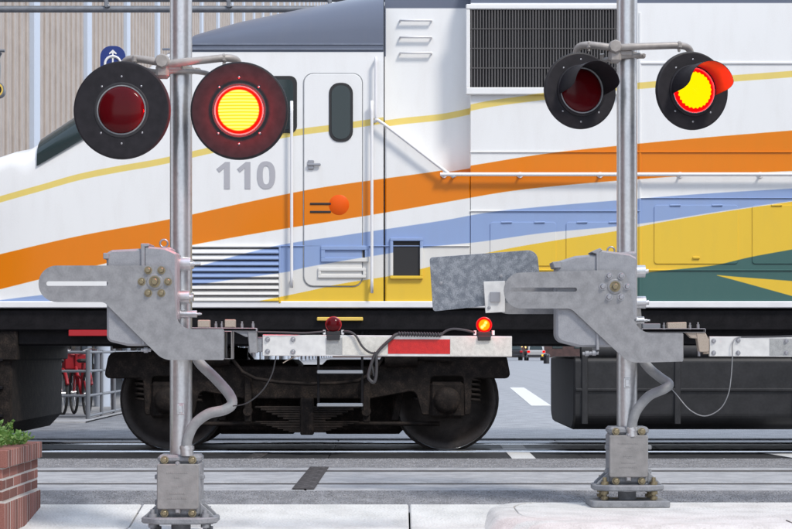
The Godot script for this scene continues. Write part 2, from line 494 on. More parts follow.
const SIDE_D := 18.3
func livery() -> StandardMaterial3D:
	var W := 2048
	var H := 720
	var white := lin(C(.78, .785, .79))
	var orange := lin(C(.72, .195, .002))
	var blue := lin(C(.26, .36, .585))
	var cream := lin(C(.70, .69, .66))
	var yellow := lin(C(.76, .50, .045))
	var gold := lin(C(.74, .58, .16))
	var green := lin(C(.05, .125, .115))
	var grey := lin(C(.12, .14, .19))
	var g_c := [[0, 199], [40, 188], [79, 177], [119, 169], [159, 162], [212, 150], [288, 134], [340, 127], [400, 118], [445, 113], [489, 104], [550, 96], [637, 86], [792, 74]]
	var o_u := [[0, 254], [79, 236], [171, 219], [244, 203], [308, 190], [360, 182], [432, 172], [478, 164.5], [544, 154], [616, 146], [700, 138], [792, 130.5]]
	var o_l := [[0, 289], [107, 263], [192, 245], [276, 230], [340, 220], [400, 210], [446, 202], [511, 191], [577, 184], [640, 179], [700, 175], [792, 171]]
	var b_u := [[0, 300], [100, 287], [192, 268], [240, 255], [286, 244], [340, 236], [400, 227], [446, 220], [488, 212.5], [544, 206.5], [616, 200.5], [700, 194], [792, 188.5]]
	var b_l := [[0, 330], [100, 306], [192, 286], [286, 272], [308, 267], [373, 256], [429, 247], [478, 242], [544, 233], [616, 226.5], [660, 221], [713, 212.5], [792, 201]]
	var y_u := [[0, 345], [192, 314], [250, 303], [308, 291], [340, 284], [400, 274], [440, 264], [501, 250], [564, 239], [616, 231], [660, 222.5], [713, 213.5], [792, 201.5]]
	var n_u := [[560, 292], [638, 274], [713, 265.5], [751, 257], [792, 249.5]]
	var w_u := [[700, 272], [717, 275], [792, 281]]
	var w_l := [[700, 272], [717, 275.5], [792, 296]]
	var im := Image.create(W, H, false, Image.FORMAT_RGB8)
	im.fill(white)
	var s := F / SIDE_D
	for x in W:
		var X := -5.2 + (x + 0.5) * 10.24 / W
		var px := MID + X * s
		var row := func(py: float) -> float:
			return (5.0 - (EYE + (HORIZON - py) / s)) / 3.6 * H
		var run := func(a: float, b: float, c: Color) -> void:
			var fa := clampf(row.call(a), 0.0, H - 1.0)
			var fb := clampf(row.call(b), 0.0, H - 1.0)
			if fb <= fa: return
			var y0 := int(ceil(fa))
			var y1 := int(floor(fb))
			if y1 > y0: im.fill_rect(Rect2i(x, y0, 1, y1 - y0), c)
			if y0 > 0: im.set_pixel(x, y0 - 1, im.get_pixel(x, y0 - 1).lerp(c, y0 - fa))
			im.set_pixel(x, y1, im.get_pixel(x, y1).lerp(c, fb - y1))
		var yu := curve_at(y_u, px)
		run.call(yu, 400.0, yellow)
		run.call(maxf(curve_at(b_l, px), 0), yu, cream)
		var gy := curve_at(g_c, px)
		run.call(gy - 3.2, gy + 3.2, gold)
		run.call(curve_at(o_u, px), curve_at(o_l, px), orange)
		run.call(curve_at(b_u, px), curve_at(b_l, px), blue)
		if px > 560: run.call(curve_at(n_u, px), 400.0, green)
		if px > 717: run.call(curve_at(w_u, px), curve_at(w_l, px), yellow)
		if X < -0.10: run.call(-200.0, 52.0, grey)
		else: run.call(-200.0, 3.0, grey)
	# road film: fine streaks and specks of brake dust over the paint
	var n := noise(FastNoiseLite.TYPE_SIMPLEX_SMOOTH, 0.02, 4, 77)
	var nf := noise(FastNoiseLite.TYPE_SIMPLEX_SMOOTH, 0.3, 2, 78)
	for y in range(0, H):
		for x in range(0, W):
			var g := 0.5 + 0.5 * n.get_noise_2d(x * 1.6, y * 0.35) + 0.25 * nf.get_noise_2d(x, y)
			if g > 0.5:
				var c := im.get_pixel(x, y)
				im.set_pixel(x, y, c.lerp(Color(0.62, 0.58, 0.54), (g - 0.5) * 0.12))
	var m := StandardMaterial3D.new()
	m.albedo_texture = ImageTexture.create_from_image(im)
	m.texture_repeat = false
	m.roughness = 0.3
	m.metallic_specular = 0.35
	m.clearcoat_enabled = true
	m.clearcoat = 0.12
	m.clearcoat_roughness = 0.08
	return m

# ---------------------------------------------------------------- signals
func lamp(parent: Node3D, pos: Vector3, R: float, yaw: float, hood_len: float, lit: int) -> void:
	var n := node("signal_lamp", parent, pos)
	n.rotation.y = yaw
	var st := S()
	lathe(st, [Vector2(0.165, 0.0), Vector2(R - 0.012, 0.0), Vector2(R - 0.003, -0.003), Vector2(R, -0.012), Vector2(R, -0.03), Vector2(R - 0.006, -0.03), Vector2(R - 0.006, -0.012), Vector2(0.165, -0.008)], Transform3D.IDENTITY, 72, true)
	obj("background_disc", st, M.disc, n)
	st = S()
	lathe(st, [Vector2(0.16, -0.009), Vector2(0.16, -0.05), Vector2(0.135, -0.13), Vector2(0.06, -0.17), Vector2(0.0, -0.172)], Transform3D.IDENTITY, 32)
	obj("housing", st, M.disc, n)
	st = S()
	var rh := 1.0 if hood_len > 0.2 else 0.3
	lathe(st, [Vector2(0.172, -0.004), Vector2(0.172, 0.010 * rh), Vector2(0.166, 0.016 * rh), Vector2(0.153, 0.016 * rh), Vector2(0.150, 0.004)], Transform3D.IDENTITY, 48, true)
	obj("retaining_ring", st, M.disc if hood_len > 0.2 else M.black, n)
	# thin bright gasket round the glass
	st = S()
	lathe(st, [Vector2(0.1545, 0.0165 * rh), Vector2(0.150, 0.020 * rh), Vector2(0.1455, 0.016 * rh), Vector2(0.1455, 0.002)], Transform3D.IDENTITY, 48)
	obj("gasket", st, M.conduit, n)
	st = S()
	var prof := []
	for k in 9:
		var a := k / 8.0 * PI * 0.5
		prof.append(Vector2(0.1452 * cos(a), 0.006 + 0.034 * sin(a)))
	prof.reverse()
	lens_cap(st, 0.1452, 0.006, 0.034)
	var lm: Material = [M.lens_off, M.lens_lit, M.lens_yellow][lit]
	obj("lens", st, lm, n)
	# hood: a sheet visor round the upper part of the lens
	if hood_len > 0.0:
		st = S()
		var seg := 40
		var span := 1.75
		var inner := []
		var outer := []
		for k in seg + 1:
			var a := -span + 2.0 * span * k / seg
			var f := 1.0
			var q := absf(a) / span
			if q > 0.78: f = maxf(0.05, sqrt(maxf(0.0, 1.0 - pow((q - 0.78) / 0.22, 2.0))))
			var dir := Vector3(sin(a), cos(a), 0)
			var l := hood_len * f
			inner.append([dir * 0.160 + Vector3(0, 0, 0.012), dir * 0.157 + Vector3(0, 0, 0.012 + l)])
			outer.append([dir * 0.163 + Vector3(0, 0, 0.012), dir * 0.160 + Vector3(0, 0, 0.012 + l)])
		st.set_smooth_group(1)
		for k in seg:
			quad(st, outer[k][0], outer[k][1], outer[k + 1][1], outer[k + 1][0])
		st.set_smooth_group(2)
		for k in seg:
			quad(st, inner[k][0], inner[k + 1][0], inner[k + 1][1], inner[k][1])
		st.set_smooth_group(-1)
		for k in seg:
			quad(st, inner[k][1], inner[k + 1][1], outer[k + 1][1], outer[k][1])
		for k in [0, seg]:
			quad(st, inner[k][0], inner[k][1], outer[k][1], outer[k][0])
		obj("hood", st, M.disc, n)
	for a in [0.0, PI, 0.7, -0.7, 2.4, -2.4]:
		st = S()
		var rr := 0.208 if absf(a) < 0.1 or absf(a) > 3.0 else 0.192
		lathe(st, [Vector2(0.0075, -0.002), Vector2(0.0065, 0.0012), Vector2(0.0, 0.002)], Transform3D(Basis.IDENTITY, Vector3(sin(a) * rr, cos(a) * rr, 0.0)), 12)
		obj("screw", st, M.steel_bolt, n)
	if lit > 0:
		var o := OmniLight3D.new()
		o.name = "signal_glow"
		n.add_child(o)
		o.position = Vector3(0, 0, 0.036)
		o.light_color = Color(1.0, 0.04, 0.05)
		o.light_energy = 0.22 if hood_len > 0.2 else 0.6
		o.light_size = 0.012
		o.omni_range = 8.0
		o.omni_attenuation = 2.0
		o.shadow_enabled = true

func lens_cap(st: SurfaceTool, r: float, z0: float, h: float) -> void:      # dome with its own 0..1 texture square
	st.set_smooth_group(1)
	var rings := 7
	var seg := 40
	var P := func(i: int, k: int) -> Vector3:
		var a := PI * 0.5 * i / rings
		var t := TAU * k / seg
		return Vector3(r * sin(a) * cos(t), r * sin(a) * sin(t), z0 + h * cos(a))
	for i in rings:
		for k in seg:
			var q := [P.call(i, k), P.call(i + 1, k), P.call(i + 1, k + 1), P.call(i, k + 1)]
			for t in [[0, 2, 1], [0, 3, 2]]:
				if i == 0 and t[1] == 3: continue
				for w in t:
					var p: Vector3 = q[w]
					st.set_uv(Vector2(0.5 + p.x / (2 * r), 0.5 - p.y / (2 * r)))
					st.add_vertex(p)
	st.set_smooth_group(-1)

func mast_base(t: Node3D, oy: float, slab: bool) -> void:
	var st := S()
	if slab:
		prism(st, rpoly([[-0.27, -0.2, .03], [0.26, -0.2, .03], [0.27, 0.2, .03], [-0.26, 0.2, .03]]), 0.0, 0.045, 0.006, Transform3D(Basis(Vector3.RIGHT, Vector3.BACK, Vector3.UP), Vector3.ZERO))
		obj("footing_plate", st, M.basebox, t)
	var fl := rpoly([[-0.24, -0.1, .05], [-0.13, -0.2, .05], [0.13, -0.2, .05], [0.24, -0.1, .05], [0.24, 0.1, .05], [0.13, 0.2, .05], [-0.13, 0.2, .05], [-0.24, 0.1, .05]])
	st = S()
	prism(st, fl, oy + 0.11, oy + 0.15, 0.008, Transform3D(Basis(Vector3.RIGHT, Vector3.BACK, Vector3.UP), Vector3.ZERO))
	obj("flange", st, M.basebox, t)
	for sx in [-1.0, 1.0]:
		for sz in [-1.0, 1.0]:
			st = S()
			var x: float = sx * 0.165
			var z: float = sz * 0.12
			cyl(st, Vector3(x, 0.0 if not slab else 0.04, z), Vector3(x, oy + 0.20, z), 0.014, 10)
			for y in [oy + 0.085, oy + 0.15, oy + 0.05]:
				lathe(st, [Vector2(0, 0), Vector2(0.027, 0), Vector2(0.027, 0.022), Vector2(0, 0.022)], Transform3D(Basis(Vector3.RIGHT, Vector3.FORWARD, Vector3.UP), Vector3(x, y, z)), 6, true)
			obj("anchor_bolt", st, M.bolt if slab else M.basebox, t)
	# casting: waist, upper ears and webs
	st = S()
	box(st, Vector3(0, oy + 0.325, -0.015), Vector3(0.265, 0.35, 0.25), 0.022)
	box(st, Vector3(0, oy + 0.515, 0.0), Vector3(0.27, 0.05, 0.24), 0.016)
	for sx in [-1.0, 1.0]:
		prism(st, PackedVector2Array([Vector2(sx * 0.13, oy + 0.15), Vector2(sx * 0.22, oy + 0.15), Vector2(sx * 0.21, oy + 0.165), Vector2(sx * 0.13, oy + 0.24)]), 0.075, 0.095, 0.003)
		prism(st, PackedVector2Array([Vector2(sx * 0.13, oy + 0.15), Vector2(sx * 0.22, oy + 0.15), Vector2(sx * 0.21, oy + 0.165), Vector2(sx * 0.13, oy + 0.24)]), -0.095, -0.075, 0.003)
		box(st, Vector3(sx * 0.142, oy + 0.40, 0.06), Vector3(0.03, 0.03, 0.04), 0.005)
		box(st, Vector3(sx * 0.142, oy + 0.24, 0.06), Vector3(0.03, 0.035, 0.04), 0.005)
	cyl(st, Vector3(0, 0.03, 0), Vector3(0, oy + 0.12, 0), 0.062, 20)
	obj("base_casting", st, M.basebox, t)
	st = S()
	prism(st, rrect(-0.136, oy + 0.20, 0.124, oy + 0.485, 0.014), 0.112, 0.142, 0.006)
	box(st, Vector3(-0.006, oy + 0.19, 0.127), Vector3(0.034, 0.034, 0.024), 0.004)
	var cv := obj("cover", st, M.cover, t)
	st = S()          # cast lettering worn to short ridges
	for r in [[0.43, 0.13], [0.40, 0.03], [0.345, 0.06], [0.335, 0.02], [0.30, 0.09], [0.27, 0.12]]:
		var k := 0.0
		while k < r[1]:
			box(st, Vector3(-0.006 - r[1] * 0.5 + k, oy + r[0], 0.1425), Vector3(0.008, 0.009, 0.003), 0.001)
			k += 0.0125
	obj("cast_ridges", st, M.cover, cv)
	for p in [[-0.09, 0.51], [0.085, 0.51], [-0.09, 0.175], [0.085, 0.175]]:
		st = S()
		bolt(st, Vector3(p[0], oy + p[1], 0.122), 0.017, 0.018)
		obj("bolt", st, M.bolt, t)
	st = S()
	box(st, Vector3(-0.006, oy + 0.19, 0.142), Vector3(0.02, 0.02, 0.004), 0.001)
	bolt(st, Vector3(-0.006, oy + 0.488, 0.13), 0.01, 0.014)
	obj("cover_latch", st, M.steel_bolt, t)

func crossing_signal(px: float, d: float, ground: float, spec: Dictionary) -> Node3D:
	cur_d = d
	var X := (px - MID) * d / F
	var t := thing("crossing_signal", Vector3(X, ground, -d), spec.label, "railroad signal", "flashing crossing signals")
	var st := S()
	var top: float = 5.0
	tube(st, [Vector3(0, spec.oy + 0.1, 0), Vector3(0, top, 0)], 0.0705, 28)
	lathe(st, [Vector2(0.085, 0.0), Vector2(0.085, 0.05), Vector2(0.05, 0.09), Vector2(0, 0.1)], Transform3D(Basis(Vector3.RIGHT, Vector3.FORWARD, Vector3.UP), Vector3(0, top - 0.02, 0)), 20)
	obj("mast", st, M.galv, t)
	mast_base(t, spec.oy, spec.slab)
	# small tag on the mast
	st = S()
	var q := L(px, spec.tag, 0.072)
	box(st, q, Vector3(0.05, 0.07, 0.012), 0.004)
	box(st, q + Vector3(0, 0.0, 0.008), Vector3(0.03, 0.05, 0.01), 0.003)
	obj("terminal_tag", st, M.galv, t)
	# cross arm: two bent pipes from a cast junction
	var c: Array = spec.arm
	st = S()
	tube(st, pxpath(c[0]), 0.024, 14)
	obj("arm_pipe", st, M.armpaint, t)
	st = S()
	tube(st, pxpath(c[1]), 0.024, 14)
	obj("arm_pipe", st, M.armpaint, t)
	st = S()
	tube(st, pxpath(c[2]), 0.016, 10)
	obj("brace_pipe", st, M.armpaint, t)
	st = S()
	var j: Array = spec.junction
	var jc := L(j[0], j[1], 0.12)
	lathe(st, [Vector2(0, -0.05), Vector2(0.046, -0.05), Vector2(0.046, 0.03), Vector2(0.038, 0.042), Vector2(0, 0.042)], Transform3D(Basis.IDENTITY, jc), 8, true)
	box(st, jc + Vector3(0.0, -0.06, -0.02), Vector3(0.085, 0.09, 0.08), 0.018)
	box(st, jc + Vector3(0.075, -0.04, -0.02), Vector3(0.10, 0.05, 0.05), 0.014)
	obj("junction_box", st, M.armpaint, t)
	st = S()
	var cl := L(px, j[1] + 9, 0.0)
	lathe(st, [Vector2(0.0715, -0.02), Vector2(0.079, -0.018), Vector2(0.079, 0.018), Vector2(0.0715, 0.02)], Transform3D(Basis(Vector3.RIGHT, Vector3.FORWARD, Vector3.UP), cl), 28, true)
	for sx in [-1.0, 1.0]:
		box(st, cl + Vector3(sx * 0.1, 0, 0.0), Vector3(0.05, 0.03, 0.05), 0.006)
		cyl(st, cl + Vector3(sx * 0.105, 0, -0.05), cl + Vector3(sx * 0.105, 0, 0.06), 0.009, 8)
	obj("mast_clamp", st, M.armpaint, t)
	for w in spec.elbows:
		st = S()
		var e := L(w[0], w[1], 0.10)
		box(st, e, Vector3(0.035, 0.056, 0.056), 0.012)
		bolt(st, e + Vector3(0.0, -0.034, 0.0), 0.007, 0.02)
		obj("elbow_collar", st, M.armpaint, t)
	for l in spec.lamps:
		lamp(t, L(l[0], l[1], 0.25), l[2], l[3], spec.hood, l[4])
	# conduit from the base box up behind the gate
	st = S()
	tube(st, pxpath(spec.conduit, 0.11, 6), 0.033, 14)
	var cd := obj("conduit", st, M.conduit, t)
	st = S()
	var b0 := L(spec.conduit[0][0], spec.conduit[0][1], 0.11)
	cyl(st, b0 + Vector3(0, -0.03, 0), b0 + Vector3(0, 0.035, 0), 0.041, 8)
	cyl(st, b0 + Vector3(0, 0.01, 0), b0 + Vector3(0, 0.03, 0), 0.046, 8)
	obj("coupling", st, M.galv, cd)
	return t

# ---------------------------------------------------------------- gates
func slot_plate(outline: Array, slot: Array, dz: float) -> PackedVector2Array:     # outline round-cornered in photograph units, slot cut in through a hairline at its outer end
	var o := rpoly(outline, 8)
	# start at the leftmost point
	var li := 0
	for i in o.size():
		if o[i].x < o[li].x: li = i
	var ring := PackedVector2Array()
	for i in o.size(): ring.append(o[(li + i) % o.size()])
	var s := rrect(slot[0], slot[1], slot[2], slot[3], slot[4], 4)
	var lj := 0
	for i in s.size():
		if s[i].x < s[lj].x: lj = i
	var cw := Geometry2D.is_polygon_clockwise(ring)
	if Geometry2D.is_polygon_clockwise(s) == cw:
		s.reverse()
		lj = s.size() - 1 - lj
	var out := PackedVector2Array()
	for p in ring: out.append(p)
	# the way out of the outline back to the start, then round the slot
	var e := 0.02 * (ring[ring.size() - 1] - ring[0]).normalized()
	out.append(ring[0] + e)
	for i in s.size() + 1:
		var p := s[(lj + i) % s.size()]
		out.append(p + (e if i == 0 else Vector2.ZERO))
	var res := PackedVector2Array()
	for p in out: res.append(L2(p.x, p.y, dz))
	return res

func poly_px(a: Array, dz: float, steps := 6) -> PackedVector2Array:
	var o := PackedVector2Array()
	for p in rpoly(a, steps): o.append(L2(p.x, p.y, dz))
	return o

func arm_light(parent: Node3D, px: float, py: float, dz: float, lit: bool, wiring := true) -> void:
	var n := node("arm_light", parent, L(px, py, dz))
	var st := S()
	lens_cap(st, 0.046, 0.012, 0.03)
	obj("lens", st, M.arm_lit if lit else M.lens_off, n)
	st = S()
	lens_cap(st, 0.046, 0.012, 0.03)
	var back := obj("rear_lens", st, M.lens_off, n, Vector3(0, 0, -0.0))
	back.rotation.y = PI
	st = S()
	lathe(st, [Vector2(0.046, -0.014), Vector2(0.05, -0.012), Vector2(0.05, 0.012), Vector2(0.046, 0.014)], Transform3D.IDENTITY, 32, true)
	obj("rim", st, M.red_paint, n)
	st = S()
	box(st, Vector3(0, -0.062, 0), Vector3(0.085, 0.045, 0.05), 0.006)
	box(st, Vector3(0, -0.082, 0.03), Vector3(0.08, 0.03, 0.012), 0.003)
	obj("bracket", st, M.black, n)
	for sx in [-1.0, 1.0]:
		st = S()
		cyl(st, Vector3(sx * 0.056, -0.062, 0), Vector3(sx * 0.056, -0.034, 0), 0.010, 10)
		obj("cable_gland", st, M.white, n)
	if lit:
		var o := OmniLight3D.new()
		o.name = "signal_glow"
		n.add_child(o)
		o.position = Vector3(0, 0, 0.038)
		o.light_color = Color(1.0, 0.04, 0.05)
		o.light_energy = 0.012
		o.light_size = 0.03
		o.omni_range = 8.0
		o.omni_attenuation = 2.0
		o.shadow_enabled = true

func crossing_gate(px: float, d: float, spec: Dictionary) -> Node3D:
	cur_d = d
	var base := at(px, 360, d)
	var t := thing("crossing_gate", base, spec.label, "crossing gate", "lowered crossing gates")
	var zp := 0.34           # front plate
	var st := S()
	prism(st, slot_plate(spec.outline, spec.slot, zp), zp - 0.012, zp)
	obj("support_arm", st, M.plate, t)
	if spec.has("rear_outline"):
		st = S()
		prism(st, slot_plate(spec.rear_outline, spec.rear_slot, 0.0), -0.012, 0.0)
		obj("support_arm", st, M.plate, t)
	# housing: a cast box with a separate end section and a foot flange
	var z0 := 0.085
	st = S()
	prism(st, poly_px(spec.housing, 0.3), z0, 0.312, 0.014)
	var hs := obj("mechanism_housing", st, M.cast, t)
	st = S()
	prism(st, poly_px(spec.lid, 0.31), z0 - 0.005, 0.322, 0.012)
	obj("end_cover", st, M.cast, t)
	st = S()
	for r in spec.ribs:
		prism(st, poly_px(r, 0.31), z0 - 0.012, 0.326, 0.004)
	obj("flange_rib", st, M.cast, hs)
	st = S()
	var ey: Array = spec.eye
	tube(st, ring_pts(L(ey[0], ey[1], 0.25), 0.024, 18), 0.006, 8, false, true)
	obj("lifting_eye", st, M.steel_bolt, hs)
	for b in spec.housing_bolts:
		st = S()
		var p := L(b[0], b[1], 0.3)
		cyl(st, p + Vector3(-0.03, 0, 0), p + Vector3(0.03, 0, 0), 0.011, 8)
		cyl(st, p + Vector3(-0.012, 0, 0), p + Vector3(0.012, 0, 0), 0.02, 6)
		obj("latch_bolt", st, M.cast, hs)
	# hub on the plate
	var h: Array = spec.hub
	var hc := L(h[0], h[1], zp)
	st = S()
	lathe(st, [Vector2(0.05, -0.002), Vector2(0.05, 0.004), Vector2(0.044, 0.006), Vector2(0.034, 0.006), Vector2(0.034, 0.003), Vector2(0, 0.003)], Transform3D(Basis.IDENTITY, hc), 32, true)
	var hub := obj("hub", st, M.plate, t)
	st = S()
	lathe(st, [Vector2(0.036, 0.002), Vector2(0.036, 0.009), Vector2(0.030, 0.009), Vector2(0.030, 0.002)], Transform3D(Basis.IDENTITY, hc), 28, true)
	obj("washer", st, M.bolt, hub)
	st = S()
	bolt(st, hc + Vector3(0, 0, 0.002), 0.021, 0.028)
	obj("shaft_nut", st, M.bolt, hub)
	for k in 6:
		st = S()
		var a := k * TAU / 6
		bolt(st, hc + Vector3(cos(a), sin(a), 0) * 0.081 + Vector3(0, 0, 0.001), 0.0165, 0.02)
		obj("hub_bolt", st, spec.hub_bolt, hub)
	# clamps round the mast
	for k in spec.clamps:
		st = S()
		var p := L(px, k[1], 0.10)
		var r: float = k[2]
		var x0 := L(k[0], k[1], 0.12).x
		var x1 := L(k[3], k[1], 0.12).x
		cyl(st, Vector3(x0, p.y, 0.12), Vector3(x1, p.y, 0.12), r, 20)
		cyl(st, Vector3(x0 + 0.004, p.y, 0.12), Vector3(x0 + 0.02, p.y, 0.12), r * 1.22, 20)
		cyl(st, Vector3(x1 - 0.004, p.y, 0.12), Vector3(x1 + 0.022, p.y, 0.12), r * 0.42, 6)
		cyl(st, Vector3(x1 + 0.015, p.y, 0.12), Vector3(x1 + k[4], p.y, 0.12), r * 0.24, 10)
		lathe(st, [Vector2(0.0715, -r * 0.7), Vector2(0.082, -r * 0.6), Vector2(0.082, r * 0.6), Vector2(0.0715, r * 0.7)], Transform3D(Basis(Vector3.RIGHT, Vector3.FORWARD, Vector3.UP), Vector3(0, p.y, 0)), 28, true)
		obj("mast_clamp", st, M.galv, t)
	# adapter between plate and arm
	var A: Dictionary = spec.adapter
	st = S()
	prism(st, poly_px(A.bar, 0.3), 0.24, 0.334, 0.004)
	var ad := obj("arm_adapter", st, M.basebox, t)
	for b in A.blocks:
		st = S()
		prism(st, poly_px(b[0], 0.3), 0.26, 0.325, 0.004)
		obj("shear_block", st, b[1], ad)
	for b in A.posts:
		st = S()
		prism(st, poly_px(b[0], 0.28), b[1], b[2], 0.004)
		obj("link", st, b[3], ad)
	for b in A.nuts:
		st = S()
		var p := L(b[0], b[1], 0.29)
		cyl(st, p + Vector3(0, -0.015, 0), p + Vector3(0, 0.018, 0), 0.011, 6)
		cyl(st, p + Vector3(0, 0.0, 0), p + Vector3(0, 0.032, 0), 0.006, 8)
		obj("nut", st, M.steel_bolt, ad)
	# the arm itself
	var B: Dictionary = spec.board
	var za := 0.30
	st = S()
	prism(st, poly_px(B.outline, za), za - 0.035, za, 0.003)
	var arm := obj("gate_arm", st, M.alu, t)
	for b in B.sheets:
		st = S()
		prism(st, poly_px(b[0], za), za - 0.001, za + 0.003, 0.0008)
		obj("reflective_sheet_or_shadow", st, b[1], arm)
	for b in B.bolts:
		st = S()
		bolt(st, L(b[0], b[1], za) + Vector3(0, 0, 0.003), 0.011, 0.012)
		obj("bolt", st, M.steel_bolt, arm)
	for l in B.lights: arm_light(t, l[0], l[1], za - 0.017, l[2])
	for w in spec.wires:
		st = S()
		tube(st, pxpath(w[0], za, 6), w[1], 8)
		obj("cable", st, M.cable if w.size() < 3 else w[2], t)
	return t

# ---------------------------------------------------------------- ground
func sheet(called: String, x0: float, x1: float, rows: Array, m: Material) -> MeshInstance3D:     # rows [d, y]
	var st := S()
	for i in rows.size() - 1:
		var a: Array = rows[i]
		var b: Array = rows[i + 1]
		quad(st, Vector3(x0, a[1], -a[0]), Vector3(x0, b[1], -b[0]), Vector3(x1, b[1], -b[0]), Vector3(x1, a[1], -a[0]))
	return struct(called, st, m)

func build_ground() -> void:
	sheet("ground", -700, 700, [[-300, -0.3], [12.4, -0.3], [13.3, -0.12], [1500, -0.12]], M.asphalt)
	sheet("road", -40, 40, [[12.9, -0.105], [13.2, -0.062], [13.58, -0.004], [13.62, -0.03]], M.asphalt)
	sheet("road", -40, 40, [[16.17, -0.05], [16.18, 0.0], [17.5, 0.0], [17.51, -0.05]], M.asphalt)
	sheet("road", -40, 40, [[21.48, -0.05], [21.5, 0.0], [420, 0.0]], M.road)
	# crossing panels: cast slabs with chamfered ends, each a piece of its own
	var rows := [[13.59, 14.13, 0.0, M.panel], [14.33, 15.55, 0.004, M.panel], [15.74, 16.16, 0.0, M.panel], [17.52, 18.97, -0.026, M.rubber], [19.16, 20.42, -0.026, M.panel], [20.62, 21.47, -0.02, M.panel]]
	var deck := Node3D.new()
	deck.name = "crossing_deck"
	add_child(deck)
	deck.set_meta("kind", "structure")
	for r in rows:
		var w := 2.44
		var mesh_st := S()
		box(mesh_st, Vector3.ZERO, Vector3(w - 0.006, 0.2, r[1] - r[0]), 0.008)
		mesh_st.generate_normals()
		var me := mesh_st.commit()
		for k in range(-4, 5):
			var x: float = 0.57 + k * w
			put("crossing_panel", me, r[3], deck, Vector3(x, r[2] - 0.1, -(r[0] + r[1]) * 0.5))
	# rubber flangeway seals along the near track and the joint to the asphalt
	for r in [[14.225, 14.325], [15.555, 15.645], [13.582, 13.64], [19.065, 19.155], [20.425, 20.485]]:
		var st := S()
		bx(-20, 20, -0.1, -0.006 if r[0] < 18 else -0.06, -r[1], -r[0], st, 0.004)
		obj("rubber_seal", st, M.rubber, deck)
	# rails: head, web and foot
	for d in [14.18, 15.69, 19.02, 20.53]:
		var st := S()
		var p := PackedVector2Array()
		for q in [[-.07, -.17], [.07, -.17], [.07, -.155], [.012, -.14], [.012, -.045], [.036, -.03], [.036, -.022], [.0345, -.013], [.030, -.006], [.023, -.0015], [.012, 0.0015], [0, 0.003], [-.012, 0.0015], [-.023, -.0015], [-.030, -.006], [-.0345, -.013], [-.036, -.022], [-.036, -.03], [-.012, -.045], [-.012, -.14], [-.07, -.155]]:
			p.append(Vector2(q[0], q[1]))
		prism(st, p, -40.0, 40.0, 0.0, Transform3D(Basis(Vector3.BACK, Vector3.UP, Vector3.LEFT), Vector3(0, 0.004, -d)))
		var o := obj("rail", st, M.rail if d > 18.0 else M.rail_dull, self)
		meta(o, {14.18: "embedded steel rail nearest the concrete pavement, along the pale slabs", 15.69: "far embedded rail of the empty near track, before the dark strip", 19.02: "bright steel rail under the near wheels of the locomotive", 20.53: "bright steel rail under the far wheels of the locomotive"}[d], "rail", "running rails across the road")
	# dark filler at the joint, worn lane paint over the tracks
	mark([[-0.745, 13.6], [-0.585, 13.6], [-0.57, 16.15], [-0.73, 16.15]], 0.0085, M.patch, "dark_patch", "dark tar patch with white flecks across the pale near track slabs", "patch")
	mark([[-1.42, 17.56], [-1.28, 17.56], [-1.26, 18.95], [-1.40, 18.95]], -0.019, M.patch, "dark_patch", "dark tar patch on the black strip before the locomotive's rail", "patch")
	mark([[1.09, 17.56], [1.31, 17.56], [1.33, 18.96], [1.10, 18.96]], -0.019, M.paint, "lane_line", "white lane line before the locomotive's rail, right of its wheel", "road marking")
	mark([[1.10, 19.17], [1.34, 19.17], [1.36, 20.4], [1.12, 20.4]], -0.019, M.paint, "lane_line", "white lane line between the locomotive's rails", "road marking")
	mark([[3.75, 18.0], [4.05, 18.0], [3.95, 18.96], [3.62, 18.96]], -0.019, M.paint, "lane_line", "white lane line by the rail at the right edge of the picture", "road marking")
	# street beyond: a long dash with two worn halves and the small marks behind it
	mark([[2.42, 34.0], [2.78, 34.0], [3.4, 50.5], [3.02, 50.5]], 0.005, M.paint, "lane_dash", "long white lane dash on the street seen under the train", "road marking")
	mark([[1.9, 52.0], [2.15, 52.0], [2.3, 55.0], [2.05, 55.0]], 0.005, M.paint, "lane_dash", "short white lane mark beyond the long dash", "road marking")
	mark([[2.0, 60.0], [2.3, 60.0], [2.45, 66.0], [2.15, 66.0]], 0.005, M.paint, "lane_dash", "farthest short white lane mark on the street", "road marking")
	mark([[2.9, 32.0], [3.2, 32.0], [3.2, 32.5], [2.85, 32.5]], 0.005, M.paint, "lane_dash", "small worn white fleck at the near end of the long dash", "road marking")

